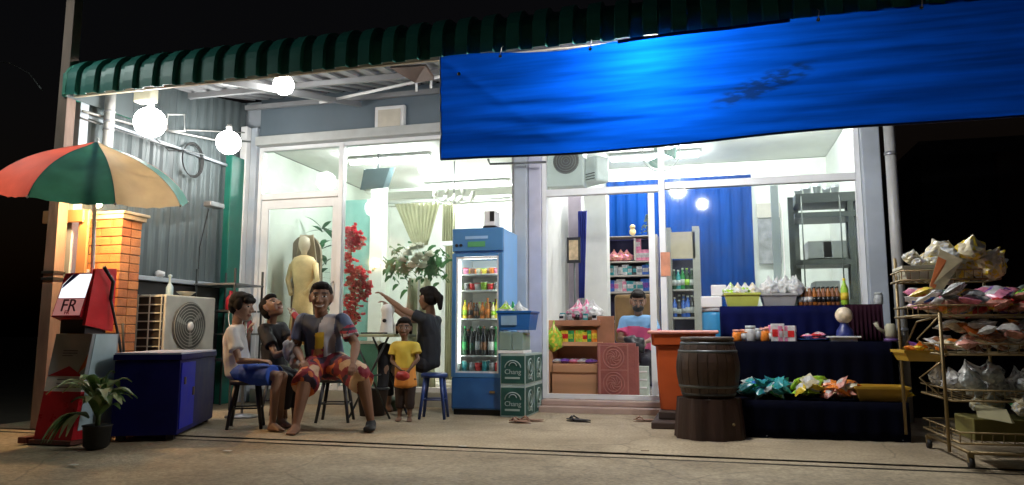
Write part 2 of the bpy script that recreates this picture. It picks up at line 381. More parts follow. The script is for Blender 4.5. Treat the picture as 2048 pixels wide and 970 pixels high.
# posts that carry it off to the right and at the left
for nm, xx in (('post', -5.98), ('post', 3.05)):
    obj(nm, MB().box((xx-.04, 5.72, 0), (xx+.06, 5.82, 3.3)), M_colgrey, A)
# white conduit under awning
c = thing('fluorescent_batten', 'unlit white tube batten slung under the awning left of the blue tarpaulin', 'lamp', tuple(P(760, 182, 7.6)))
obj('tube', MB().tube([P(640, 205, 7.9), P(880, 153, 7.0)], .018, 8), M_white, c)
for u, v in ((833, 165), (862, 158)):
    p = P(u, v, 7.2); obj('hanger', MB().tube([p, p+Vector((0, 0, -.1))], .014, 6), M_white, c)
c = thing('bird_box', 'dark sheet metal offcut hanging under the awning beside the tarpaulin corner', 'metal scrap', tuple(P(820, 140, 6.4)))
m = MB(); m.hexa([P(780, 136, 6.5), P(850, 132, 6.3), P(868, 160, 6.3), P(830, 166, 6.5), P(782, 132, 6.7), P(852, 128, 6.5), P(868, 152, 6.5), P(832, 160, 6.7)])
obj('plate', m, mat('rusty_sheet', (.12, .08, .06), .6, .3, .3), c)

# ================================================================== SIDE WALL (left)
SX = -5.98
sw = thing('side_wall', 'grey corrugated sheet side wall at the left with dark lattice bottom', 'wall', (SX, 7, 0))
def wall_sheet(y0, y1, z0, z1a, z1b):
    m = MB(); n = int((y1-y0)/.16*4)
    m.grid(n, 1, lambda a, b: Vector((SX+(.013 if (a*n) % 4 < 2 else 0), y0+(y1-y0)*a, z0+((z1a+(z1b-z1a)*a)-z0)*b)), smooth=False); return m
yy = [5.8, 6.45, 7.1, 7.75, 8.44]
for a, b in zip(yy, yy[1:]):
    obj('wall_sheet', wall_sheet(a+.002, b-.002, 1.5, 3.49+(a-5.8)*.175, 3.49+(b-5.8)*.175), M_sheet, sw)
obj('sill', MB().box((SX-.03, 5.8, 1.44), (SX+.08, 8.3, 1.49), .006), M_colgrey, sw)
obj('lower_panel', MB().box((SX-.04, 5.8, 0), (SX-.01, 8.4, 1.43)), mat('dark_lower_wall', (.05, .05, .05), .7), sw)
obj('green_pilaster', MB().box((SX+.0, 8.06, 0), (SX+.10, 8.40, 3.15), .01), M_teal, sw)
for k in range(4): obj('wall_rail', MB().box((SX+.024, 5.8, 2.3+k*.35), (SX+.04, 8.05, 2.33+k*.35)), M_colgrey, sw) if k == 2 else None
d = thing('downspout', 'short grey drainpipe high on the side wall above the umbrella', 'pipe', tuple(PX(222, 300, SX+.15)))
p = PX(222, 185, SX+.2); q2 = PX(222, 330, SX+.2)
obj('pipe', MB().tube([(p.x, p.y, 3.3), (p.x, p.y, 2.3), (p.x-.12, p.y, 2.15)], .05, 12), M_pvc, d)
for v in (225, 245, 262): z = PX(222, v, SX+.2).z; obj('clamp', MB().lathe([(.053, z-.012), (.058, z), (.053, z+.012)], (p.x, p.y, 0), 12), M_steel, d)
cw = thing('wall_conduit', 'white conduits and square bracket running along the side wall between the two globes', 'conduit', tuple(PX(360, 265, -5.8)))
def pl(pts, X): return [PX(u, v, X) for u, v in pts]
obj('conduit', MB().tube(pl([(165, 222), (270, 250), (340, 262), (430, 280), (500, 283)], -5.86), .012, 6), M_pvc, cw)
obj('conduit', MB().tube(pl([(160, 235), (240, 262), (330, 290), (410, 310)], -5.9), .008, 6), M_steel, cw)
obj('conduit', MB().tube(pl([(372, 260), (500, 266)], -5.9), .008, 6), M_pvc, cw)
obj('bracket', MB().tube(pl([(335, 229), (369, 229), (369, 262), (335, 262)], -5.84), .011, 6, closed=True), M_white, cw)
co = thing('cable_coil', 'loop of black cable hung on the grey side wall', 'cable', tuple(PX(384, 322, -5.9)))
cc = PX(384, 320, -5.93)
m = MB()
for k in range(3): m.tube([cc+Vector((.01*k, (.17+.008*k)*math.cos(a), (.19+.01*k)*math.sin(a))) for a in [2*math.pi*i/22 for i in range(22)]], .006, 5, closed=True)
m.tube([cc+Vector((0, -.15, .08)), cc+Vector((0, -.4, .02)), cc+Vector((0, -.6, .1))], .005, 5)
obj('coil', m, M_rubber, co)
ca = thing('security_camera', 'small grey security camera on an arm beside the green pilaster', 'camera', tuple(PX(435, 415, -5.7)))
p = PX(432, 412, -5.72)
obj('housing', MB().box(p+Vector((-.06, -.16, -.03)), p+Vector((.05, .1, .04)), .015), M_steel, ca)
obj('arm', MB().tube([p+Vector((0, .1, 0)), p+Vector((-.06, .22, .02)), p+Vector((-.22, .24, .02))], .016, 8), M_pvc, ca)
obj('cable', MB().tube([p+Vector((-.1, 0, -.03)), p+Vector((-.16, -.05, -.5)), p+Vector((-.2, 0, -1.1)), p+Vector((-.2, .1, -1.3))], .006, 5), M_rubber, ca)
# cream box under the eave
p = P(292, 192, 5.95)
tag(obj('eave_box', MB().box(p+Vector((-.1, -.06, -.07)), p+Vector((.1, .06, .08)), .015), mat('cream_box', (.62, .6, .45), .5)), 'cream plastic box tucked under the awning edge above the left globe', 'box')

# ================================================================== LAMPS
def globe(p, label, r, k, col=(1, .985, .95), up=.16, grp='bare globe lamps under the awning'):
    t = thing('globe_lamp', label, 'lamp', tuple(p+Vector((0, 0, up))), grp)
    obj('globe', MB().ball(p, r, 3), emis('lit_globe_%g' % k, col, k), t)
    obj('lamp_holder', MB().lathe([(.03, r*.92), (.035, r+.05), (.022, r+.08), (.01, up)], p, 10), M_pvc, t)
b1, b2, b3 = P(300, 245, 5.95), P(457, 285, 7.35), P(567, 170, 6.55)
globe(b1, 'lit white globe lamp nearest the umbrella', .15, L_BULB, up=.2)
globe(b2, 'lit white globe lamp over the corner of the glass front', .14, L_BULB, up=.2)
globe(b3, 'lit white globe lamp close under the awning roof, highest of the three', .105, L_BULB, up=.15)
b4 = P(1300, 140, 5.9)
globe(b4, 'lit white globe lamp behind the blue tarpaulin', .10, L_TARP, up=.3)
globe(P(1395, 273, 6.7), 'small lit bulb peeping out below the lower edge of the blue tarpaulin', .055, L_TARP*1.3, up=.3)
# street lamp on the utility pole
PB = P(80, 893, 5.6); PB.z = 0
up_ = thing('utility_pole', 'tall weathered concrete utility pole at the left edge', 'pole', tuple(PB))
m = MB(); m.hexa([PB+Vector(v) for v in ((-.065,-.06,0),(.065,-.06,0),(.065,.06,0),(-.065,.06,0),(-.035,-.035,6.8),(.045,-.035,6.8),(.045,.045,6.8),(-.035,.045,6.8))])
obj('shaft', m, mat('weathered_pole', (.23, .16, .13), .8, var=.35, sc=5, bump=.4, bsc=20, stretch=(1, 1, .3)), up_)
for z in (1.42, 1.36, 2.25): obj('strap', MB().box(PB+Vector((-.07, -.066, z)), PB+Vector((.072, .066, z+.025))), M_rubber, up_)
hp = Vector((-6.6, 4.35, 4.3))
st = thing('street_lamp', 'street lamp on a bracket arm at the top of the utility pole', 'street lamp', tuple(PB+Vector((0, 0, 5.2))))
obj('arm', MB().tube([PB+Vector((0, 0, 4.4)), PB+Vector((-.4, -.4, 4.6)), hp+Vector((.05, .1, .07))], .022, 8), M_steel, st)
obj('lamp_head', MB().box(hp+Vector((-.1, -.3, 0)), hp+Vector((.1, .25, .09)), .03), M_steel, st)
obj('lens', MB().ball(hp+Vector((0, -.03, -.01)), (.085, .2, .07), 2), emis('street_lens', (.86, 1, .95), L_STREET), st)

# ================================================================== WIRES, NEIGHBOUR
oc = thing('overhead_cable', 'thin cables rising into the dark beside the utility pole', 'cable', (-5.9, 5.6, 3.4))
obj('cable', MB().tube([(-5.78, 5.7, 3.3), P(150, 110, 5.7), P(152, -60, 5.7)], .007, 5), M_steel, oc)
obj('cable', MB().tube([P(-60, 118, 6.5), P(20, 126, 6.3), P(60, 148, 6.1), P(84, 180, 5.65)], .008, 5), M_rubber, oc)
nb = thing('neighbour_wall', 'dim dark neighbouring house front far right behind the snack rack', 'building', (5.5, 14, 0))
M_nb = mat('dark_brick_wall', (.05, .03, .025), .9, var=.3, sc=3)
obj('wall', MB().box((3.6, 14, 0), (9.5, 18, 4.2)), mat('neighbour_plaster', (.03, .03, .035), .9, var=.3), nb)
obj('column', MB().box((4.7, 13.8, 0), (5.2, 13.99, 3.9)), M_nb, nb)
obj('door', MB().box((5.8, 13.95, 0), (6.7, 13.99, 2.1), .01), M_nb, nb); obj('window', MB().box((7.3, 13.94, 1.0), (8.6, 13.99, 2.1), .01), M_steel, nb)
rlx = random.Random(21)
for i, (u, v, lab) in enumerate(((455, 902, 'white scrap of paper on the pavement joint left of the seated people'), (146, 930, 'white scrap of paper on the road near the plant'), (925, 893, 'pale wrapper on the road before the drinks fridge'), (1290, 902, 'brown dry leaf on the joint before the orange bin'))):
    c_ = PZ(u, v, 0); m = MB(); m.grid(3, 3, lambda a, b: c_+Vector(((a-.5)*.06, (b-.5)*.04, .003+.014*abs(noise.noise(Vector((a*3, b*3, i*5.)))))))
    tag(obj('paper_scrap' if i < 3 else 'dry_leaf', m, mat('litter_pale' if i < 3 else 'litter_leaf', (.6, .58, .5) if i < 3 else (.15, .08, .03), .7), solid=.001), lab, 'scrap' if i < 3 else 'leaf')
# ================================================================== TARPAULIN
TL, TLb = P(880, 117, 5.46), P(885, 322, 5.46)
def tarp_mat():
    m = mat('blue_tarpaulin', (.0008, .05, .36), .45, 0, .45, 3, transl=.5, bump=.18, bsc=7, stretch=(.22, 1, 5)); t = m.node_tree; N = t.nodes; L = t.links
    mx = [n for n in N if n.type == 'MIX'][0]; base = mx.outputs[2]
    tc = [n for n in N if n.type == 'TEX_COORD'][0]
    # dark dirt stain with its own shape
    sep = N.new('ShaderNodeSeparateXYZ'); L.new(tc.outputs['Object'], sep.inputs[0])
    def ma(op, a, b):
        n = N.new('ShaderNodeMath'); n.operation = op
        for i, q in enumerate((a, b)):
            if hasattr(q, 'links') or not isinstance(q, (int, float)): L.new(q, n.inputs[i])
            else: n.inputs[i].default_value = q
        return n.outputs[0]
    s0 = P(1525, 175, 5.5)-TL
    ex = ma('DIVIDE', ma('SUBTRACT', sep.outputs[0], s0.x), .36)
    ez0 = ma('SUBTRACT', ma('SUBTRACT', sep.outputs[2], s0.z), ma('MULTIPLY', ma('SUBTRACT', sep.outputs[0], s0.x), .32))
    ez = ma('DIVIDE', ez0, .09)
    rr = ma('ADD', ma('MULTIPLY', ex, ex), ma('MULTIPLY', ez, ez))
    nz = N.new('ShaderNodeTexNoise'); nz.inputs['Scale'].default_value = 14; nz.inputs['Detail'].default_value = 6
    mp = N.new('ShaderNodeMapping'); mp.inputs['Scale'].default_value = (.6, 1, 2.2); L.new(tc.outputs['Object'], mp.inputs[0]); L.new(mp.outputs[0], nz.inputs[0])
    f = ma('MULTIPLY', ma('MAXIMUM', ma('SUBTRACT', 1.25, rr), 0.0), ma('MAXIMUM', ma('MULTIPLY', ma('SUBTRACT', nz.outputs[0], .40), 7), 0.0))
    cl = N.new('ShaderNodeClamp'); L.new(f, cl.inputs[0]); cl.inputs[2].default_value = .85
    m2 = N.new('ShaderNodeMix'); m2.data_type = 'RGBA'; m2.inputs[7].default_value = (.004, .02, .09, 1)
    L.new(cl.outputs[0], m2.inputs[0]); L.new(base, m2.inputs[6])
    for n in N:
        if n.type == 'BSDF_PRINCIPLED': L.new(m2.outputs[2], n.inputs['Base Color'])
        if n.type == 'BSDF_TRANSLUCENT': L.new(m2.outputs[2], n.inputs[0])
    return m
def tarp(a, b):
    x = TL.x+(3.1-TL.x)*a
    top = 3.105-.05*math.exp(-((x+1.1)/.5)**2)+.0*x; 
    if x > .2: top += .02*(x-.2)
    bot = 2.245+.02*max(0, x)+.012*math.sin(x*2.2)
    z = bot+(top-bot)*b
    y = 5.46+.010*math.sin(z*38+1.2*noise.noise(Vector((x*.8, 0, z*2)))*3+x*1.0)*(.35+.65*abs(noise.noise(Vector((x*.5, 4, z*3)))*2))
    y += .02*noise.noise(Vector((x*1.1, 1, z*5)))+.006*noise.noise(Vector((x*4, 2, z*16)))
    dd = abs((x-TL.x)*.8-(3.1-z)); y += .02*math.exp(-(dd/.05)**2)*math.exp(-(x-TL.x)/.6)
    y -= .05*(1-b)*math.sin(x*.9+.3)
    return Vector((x, y, z))
tp = thing('tarpaulin', 'wide blue tarpaulin hung from the awning edge, glowing from a lamp behind', 'tarpaulin', tuple(TL))
obj('sheet', MB().grid(260, 60, tarp), tarp_mat(), tp)
obj('folded_top', MB().grid(60, 1, lambda a, b: (lambda v: Vector((v.x, v.y-.008, v.z-(.024 if b < .5 else -.003))))(tarp(.28+.24*a, 1))), mat('double_blue_layer', (.004, .02, .2), .5), tp, solid=.003)
M_hem = mat('dark_blue_hem', (.005, .02, .1), .6)
obj('hem', MB().tube([tarp(i/60, 0)+Vector((0, -.004, 0)) for i in range(61)], .009, 6), M_hem, tp)
obj('hem', MB().tube([tarp(0, i/12)+Vector((0, -.004, 0)) for i in range(13)], .006, 6), mat('pale_hem', (.3, .38, .5), .6), tp)
e = P(917, 147, 5.43); obj('eyelet', MB().lathe([(.004, -.004), (.014, -.004), (.014, .004), (.004, .004)], e+Vector((0, .01, 0)), 10, axis='Y'), M_chrome, tp)
for u_ in (1000, 1180, 1640, 1850):
    e = P(u_, 100, 5.43); e.z = tarp((e.x-TL.x)/(3.1-TL.x), .96).z
    obj('eyelet', MB().lathe([(.004, -.004), (.013, -.004), (.013, .004), (.004, .004)], e+Vector((0, .008, 0)), 10, axis='Y'), M_chrome, tp)
    obj('tie_rope', MB().tube([e+Vector((0, -.004, 0)), e+Vector((.01, .01, .07)), e+Vector((.005, .09, .12))], .004, 5), M_white, tp)
br = thing('wall_bracket', 'dark steel shelf bracket under the lower left edge of the tarpaulin', 'bracket', tuple(P(1000, 326, 8.1)))
obj('arm', MB().tube([P(976, 318, 8.2), P(980, 328, 8.2), P(1092, 324, 8.2)], .014, 6), M_dsteel, br)
# ================================================================== ROOM LIGHTS
def batten(x0, x1, y, z, k, label, rz=0):
    t = thing('ceiling_light', label, 'lamp', ((x0+x1)/2, y, z+.06), 'lit ceiling tubes inside the shop')
    obj('tray', MB().box((x0-.03, y-.06, z+.03), (x1+.03, y+.06, z+.06), .004), M_white, t)
    obj('tube', MB().tube([(x0, y, z), (x1, y, z)], .026, 10), emis('lit_tube_%g' % k, (1, 1, .93) if k == L_ROOM1 else (1, .99, 1), k), t)
batten(-5.0, -3.8, 9.6, 3.34, L_ROOM1*2.2, 'lit tube on the left room ceiling near the glass'); batten(-4.6, -3.2, 11.6, 3.34, L_ROOM1*2.2, 'lit tube at the back of the left room ceiling')
batten(-1.3, -.1, 10.4, 3.34, L_ROOM2*2.2, 'lit tube on the right room ceiling over the shopkeeper'); batten(.1, 1.3, 9.3, 3.34, L_ROOM2*2.2, 'lit tube on the right room ceiling near the glass')
#@@P2
# ================================================================== LEFT: UMBRELLA, KIOSK, COLUMN, PLANT, FREEZER
UC = P(187, 392, 5.25); UT = R(13); UR = .80
um = thing('market_umbrella', 'red, green and cream market umbrella open over the fuel kiosk', 'umbrella', tuple(UC))
UM = Matrix.Translation(UC) @ Matrix.Rotation(R(-15)+.0, 4, 'Z').inverted() @ Matrix.Rotation(UT, 4, 'X')
UM = Matrix.Translation(UC) @ Matrix.Rotation(R(43), 4, 'Z') @ Matrix.Rotation(UT, 4, 'X')
def upt(th, t):   # th angle from front, t 0 apex..1 rim
    r = UR*(.35*t+.65*math.sin(t*math.pi/2)); z = .45*(1-t**1.5)+.03*max(0, 1-t*8)
    return Vector((r*math.sin(th), -r*math.cos(th), z))
M_red = mat('red_umbrella_cloth', (.55, .13, .13), .6, transl=.35, var=.12); M_grn = mat('green_umbrella_cloth', (.03, .17, .19), .6, transl=.3, var=.2); M_crm = mat('cream_umbrella_cloth', (.5, .48, .38), .6, transl=.35, var=.12)
for k in range(8):
    a0, a1 = R(-32+45*(k-1)), R(-32+45*k)
    def fn(a, b, a0=a0, a1=a1):
        th = a0+(a1-a0)*a; p = upt(th, .02+.98*b); sag = math.sin(a*math.pi)
        chord = 1-(1-math.cos(R(22.5)))*sag*1.0-.035*sag*b
        p = Vector((p.x*chord, p.y*chord, p.z-.03*sag*b+.004*math.sin(a*26+b*5)*b)); return UM @ p
    m = {0: M_red, 1: M_grn, 2: M_crm}[k % 3] if k != 7 else M_crm
    m = [M_red, M_grn, M_crm, M_grn, M_red, M_crm, M_grn, M_crm][k] if k != 0 else M_red
    o = obj('canopy_panel', MB().grid(10, 12, fn), m, um, label=['red umbrella panel', 'green umbrella panel', 'cream umbrella panel'][[M_red, M_grn, M_crm].index(m)])
    obj('rib', MB().tube([UM @ (upt(a0, t)+Vector((0, 0, -.012))) for t in (.03, .3, .6, .85, 1.0)], .005, 5), M_steel, um)
    obj('rib_tip', MB().ball(UM @ upt(a0, 1.0), .012, 1), M_white, um)
    obj('strut', MB().tube([UM @ (upt(a0, .62)+Vector((0, 0, -.015))), UM @ Vector((0, 0, .05))], .004, 5), M_steel, um)
apx = UM @ Vector((0, 0, .46))
pole_foot = Vector((UC.x+.03, UC.y+.08, 0))
obj('pole', MB().tube([apx+(apx-pole_foot).normalized()*.05, pole_foot], .016, 8), M_white, um)
obj('finial', MB().ball(apx+Vector((0, 0, .04)), .02, 1), M_white, um)
# warm lamp under the umbrella
pb = P(196, 408, 5.55)
t = thing('umbrella_lamp', 'small warm lit bulb hung under the umbrella beside the brick column', 'lamp', tuple(pb))
obj('bulb', MB().ball(pb, .034, 2), emis('warm_bulb', (1, .62, .28), L_UMB*6), t)
obj('lamp_holder', MB().tube([pb+Vector((0, 0, .03)), pb+Vector((0, 0, .09))], .014, 8), M_white, t)
# brick column
c0, c1 = P(182, 430, 5.95), P(246, 430, 5.95)
bc = thing('brick_column', 'orange brick column standing behind the umbrella lamp', 'column', (c0.x/2+c1.x/2, 6.05, 0))
M_br = [mat('orange_brick_%d' % i, c, .7, var=.18, sc=12, bump=.3, bsc=60) for i, c in enumerate([(.5, .2, .07), (.56, .24, .09), (.44, .16, .06)])]
obj('mortar_core', MB().box((c0.x+.012, 5.962, 0), (c1.x-.012, 6.198, 1.98)), mat('mortar', (.16, .1, .07), .9), bc)
bme = {}
for r in range(23):
    z = .01+r*.086; off = r % 2
    if z > 1.92: break
    W = c1.x-c0.x
    sp = [(c0.x, c0.x+W*.33), (c0.x+W*.33+.006, c1.x)] if off else [(c0.x, c0.x+W*.66), (c0.x+W*.66+.006, c1.x)]
    for j, (xa, xb) in enumerate(sp):
        e = random.uniform(-.003, .003)
        obj('brick', MB().box((xa, 5.95+e, z), (xb, 6.07, z+.078), .004), random.choice(M_br), bc)
    obj('brick', MB().box((c0.x, 6.076, z), (c1.x+random.uniform(-.003, .003), 6.21, z+.078), .004), random.choice(M_br), bc)
obj('capital', MB().box((c0.x-.03, 5.92, 1.985), (c1.x+.03, 6.24, 2.03), .006).box((c0.x-.055, 5.9, 2.031), (c1.x+.055, 6.26, 2.06), .006), mat('cream_capital', (.6, .5, .34), .6), bc)
# wooden booth frame between pole and column
bf = thing('timber_booth', 'orange lit timber frame with lintel and yellow curtain behind the fuel kiosk', 'frame', tuple(P(135, 600, 5.75)))
M_tim = mat('orange_timber', (.48, .24, .1), .6, var=.25, sc=3, stretch=(1, 1, .2))
def slabpx(u0, v0, u1, v1, Y, dep):  # upright board between two pixel corners at depth Y
    a, b = P(u0, v1, Y), P(u1, v0, Y); return (a.x, Y, a.z), (b.x, Y+dep, b.z)
obj('post', MB().box(*(lambda a, b: ((a[0], a[1], 0), b))(*slabpx(88, 420, 102, 800, 5.7, .07)), .005), M_tim, bf)
obj('post', MB().box(*(lambda a, b: ((a[0], a[1], 0), b))(*slabpx(150, 420, 159, 800, 5.7, .03)), .005), M_tim, bf)
obj('lintel', MB().box(*slabpx(84, 418, 166, 447, 5.66, .03), .005), M_tim, bf)
M_cur = mat('yellow_curtain_cloth', (.62, .45, .12), .8, transl=.3)
for u0, u1 in ((104, 122), (130, 148)):
    a, b = P(u0, 640, 5.8), P(u1, 450, 5.8)
    obj('curtain', MB().grid(24, 8, lambda s, q, a=a, b=b: Vector((a.x+(b.x-a.x)*s, 5.8+.016*math.sin(s*18+q), a.z+(b.z-a.z)*q))), M_cur, bf, solid=.003)
obj('back_board', MB().box((P(112, 600, 5.9).x, 5.88, 0), (P(168, 600, 5.9).x, 5.9, 1.1)), M_tim, bf)
# fuel kiosk
KL, KR = PZ(66, 886), PZ(138, 890)
kx0, kx1 = KL.x, KR.x; ky = 4.83
ki = thing('fuel_kiosk', 'red, white and grey mini fuel dispenser with a tilted lit screen', 'fuel dispenser', (kx0/2+kx1/2, ky+.2, 0))
def fl(z): return ky+.15*z/.88     # leaning front
M_kred = mat('kiosk_red', (.42, .012, .02), .3, coat=.3); M_kgrey = mat('kiosk_grey', (.3, .33, .36), .4); M_kwhite = mat('kiosk_white', (.6, .62, .62), .4); M_kpale = mat('kiosk_pale_blue', (.42, .55, .6), .4, var=.1)
def kseg(name, z0, z1, m, x0=kx0, x1=kx1, dy=0): obj(name, MB().hexa([(x0, fl(z0)+dy, z0), (x1, fl(z0)+dy, z0), (x1, ky+.42, z0), (x0, ky+.42, z0), (x0, fl(z1)+dy, z1), (x1, fl(z1)+dy, z1), (x1, ky+.42, z1), (x0, ky+.42, z1)]), m, ki)
kseg('base', 0, .03, mat('kiosk_base', (.1, .03, .02), .6), kx0-.03, kx1+.03, -.03)
kseg('lower_panel', .031, .40, M_kred); kseg('stripe', .401, .52, M_kwhite); kseg('upper_panel', .521, .86, M_kgrey)
# red triangle + text lines on the front
def kf(s, z, d=.002): return Vector((kx0+(kx1-kx0)*s, fl(z)-d, z))
m = MB(); v = [kf(.02, .521), kf(.98, .521), kf(.55, .60)]; m.quad(*v); o = obj('red_triangle', m, M_kred, ki, solid=.002)
m = MB(); v = [kf(.8, .53, .003), kf(1.0, .6, .003), kf(1.0, .70, .003)]; m.quad(*v); obj('red_triangle', m, mat('dull_orange', (.4, .1, .04), .5), ki, solid=.002)
kang = math.atan(.28/.88)
for z, L_ in ((.72, .1), (.70, .1), (.68, .07), (.49, .15), (.46, .13), (.43, .14)):
    obj('text_line', MB().hexa([kf(.3, z, .002), kf(.3+L_*4, z, .002), kf(.3+L_*4, z, -.001), kf(.3, z, -.001), kf(.3, z+.007, .002), kf(.3+L_*4, z+.007, .002), kf(.3+L_*4, z+.007, -.001), kf(.3, z+.007, -.001)]), mat('print_grey', (.1, .1, .13), .6), ki)
obj('side_panel', MB().hexa([(kx1+.001, fl(.1)+.04, .1), (kx1+.006, fl(.1)+.04, .1), (kx1+.006, ky+.40, .1), (kx1+.001, ky+.40, .1), (kx1+.001, fl(.86)+.03, .855), (kx1+.006, fl(.86)+.03, .855), (kx1+.006, ky+.40, .855), (kx1+.001, ky+.40, .855)]), M_kpale, ki)
hy = ky+.14
hx0, hx1, hz0, hz1 = P(106, 612, hy).x, P(163, 612, hy).x, 1.0, 1.37
hdep = PX(224, 600, hx1).y-hy
obj('neck', MB().box((hx0+.03, hy+.06, .861), (hx1-.01, hy+.28, 1.0)), mat('kiosk_dark', (.03, .02, .02), .6), ki)
hd = MB().hexa([(hx0-.01, hy, hz0), (hx1-.01, hy, hz0), (hx1-.01, hy+hdep-.03, hz0-.1), (hx0-.01, hy+hdep-.03, hz0-.1), (hx0+.0, hy+.1, hz1), (hx1+.0, hy+.1, hz1), (hx1+.0, hy+hdep-.02, hz1), (hx0+.0, hy+hdep-.02, hz1)])
hdo = obj('head', hd, M_kred, ki)
obj('head_side', MB().hexa([(hx1+.001, hy+.02, .93), (hx1+.03, hy+.02, .93), (hx1+.03, hy+hdep, .88), (hx1+.001, hy+hdep, .88), (hx1+.002, hy+.09, 1.40), (hx1+.03, hy+.09, 1.40), (hx1+.03, hy+hdep, 1.42), (hx1+.002, hy+hdep, 1.42)]), mat('bright_red_panel', (.7, .02, .03), .35), ki)
def hf(s, t, d): return Vector((hx0+(hx1-hx0)*s-.01*(1-t), hy+.1*t-d, hz0+(hz1-hz0)*t))
m = MB(); m.hexa([hf(.05, .42, .004), hf(.97, .42, .004), hf(.97, .42, -.002), hf(.05, .42, -.002), hf(.05, .97, .004), hf(.97, .97, .004), hf(.97, .97, -.002), hf(.05, .97, -.002)])
obj('screen', m, emis('lit_screen', (.92, .95, 1), 1.1), hdo)
obj('screen_band', MB().quad(hf(.05, .97, .007), hf(.05, .72, .007), hf(.32, .97, .007)), mat('screen_red', (.4, .02, .05), .4), hdo, solid=.001)
obj('screen_band', MB().quad(hf(.33, .97, .008), hf(.08, .72, .008), hf(.08, .64, .008), hf(.55, .97, .008)), mat('screen_blue', (.03, .04, .3), .4), hdo, solid=.001)
obj('name_plate', MB().hexa([hf(.03, .03, .003), hf(.97, .03, .003), hf(.97, .03, -.002), hf(.03, .03, -.002), hf(.03, .40, .003), hf(.97, .40, .003), hf(.97, .40, -.002), hf(.03, .40, -.002)]), mat('plate_pink', (.75, .32, .3), .4, emit=.35), hdo)
ang = math.atan2(.1, hz1-hz0)
tt = text('FR', hf(.52, .24, .006), .15, mat('letter_dark', (.10, .01, .02), .4), ki, (math.pi/2-ang*1.0, 0, 0), .002)
tt2 = text('FR', hf(.52, .09, .006), .05, mat('letter_red', (.55, .02, .02), .4), ki, (math.pi/2-ang*1.0, 0, 0), .002)
obj('nozzle', MB().tube([(hx1+.05, hy+.25, 1.15), (hx1+.09, hy+.22, 1.3), (hx1+.08, hy+.12, 1.42)], .015, 8), M_black, ki)
obj('hose', MB().tube([(hx1+.05, hy+.25, 1.15), (hx1+.12, hy+.3, .8), (hx1+.16, hy+.34, .5), (hx1+.1, hy+.38, .7), (hx1+.03, hy+.42, .95)], .011, 8), M_rubber, ki)
# post beside it
pp = PZ(88, 880)
wp = thing('wooden_post', 'thick reddish brown wooden post at the foot of the utility pole', 'post', (kx0-.0, ky+.5, 0))
obj('trunk', MB().tube([(kx0-.06, ky+.35, 0), (kx0-.07, ky+.38, .5), (kx0-.06, ky+.4, .93)], [.085, .078, .07], 12), mat('red_brown_wood', (.2, .07, .035), .7, var=.3, sc=4, bump=.4, bsc=18, stretch=(1, 1, .2)), wp)
obj('foot_board', MB().box((kx0-.1, ky-.05, 0), (kx0-.02, ky+.45, .05), .008), mat('red_brown_board', (.16, .04, .025), .7), wp)
# leafy plant
pc = PZ(192, 896)
pt = thing('potted_plant', 'lance-leaved variegated plant in a dark pot before the fuel kiosk', 'plant', tuple(pc))
obj('pot', MB().lathe([(.07, 0), (.09, .02), (.10, .16), (.11, .17), (.09, .175), (.02, .16)], pc, 16), mat('dark_pot', (.012, .012, .011), .6), pt)
obj('stem', MB().tube([pc+Vector((0, 0, .15)), pc+Vector((.01, 0, .34))], [.02, .014], 6), mat('plant_stem', (.08, .12, .04), .7), pt)
def leaf_mat():
    m = mat('variegated_leaf', (.11, .2, .06), .4, var=.4, sc=9, transl=.25, stretch=(1, 1, 1)); return m
M_lf = leaf_mat(); M_lf2 = mat('pale_leaf', (.38, .45, .24), .4, var=.35, sc=11, transl=.25)
rl = random.Random(4)
for k in range(42):
    a = k*2.399; el = rl.uniform(.75, 1.5); L_ = rl.uniform(.26, .46); wd = rl.uniform(.036, .056)
    z0 = .2+.16*rl.random(); base = pc+Vector((0, 0, z0))
    def fn(s, q, a=a, el=el, L_=L_, wd=wd, base=base):
        d = q*L_; e = el-1.7*q*q*(1.3-el*.5)
        x = L_*(q*math.cos(el)+.1*q*q); z = L_*(q*math.sin(el)-(.75-.2*el)*q*q*q)
        ww = wd*math.sin(math.pi*min(1, q*.92+.06))**.7*(s-.5)*2
        return base+Vector((x*math.cos(a)-ww*math.sin(a), x*math.sin(a)+ww*math.cos(a), z+abs(s-.5)*wd*.5))
    obj('leaf', MB().grid(2, 7, fn), M_lf if rl.random() < .55 else M_lf2, pt)
# low trailing leaves to the front left
for k in range(9):
    a = R(195+rl.uniform(-45, 55)); L_ = rl.uniform(.25, .38)
    base = pc+Vector((-.05, -.04, .22))
    def fn(s, q, a=a, L_=L_, base=base):
        x = L_*(.95*q); z = .1*math.sin(q*2.2)-.24*q*q; ww = .03*math.sin(math.pi*min(1, q*.92+.06))**.7*(s-.5)*2
        return base+Vector((x*math.cos(a)-ww*math.sin(a), x*math.sin(a)+ww*math.cos(a), max(z, -.2)+abs(s-.5)*.015))
    obj('leaf', MB().grid(2, 7, fn), M_lf2 if k % 2 else M_lf, pt)
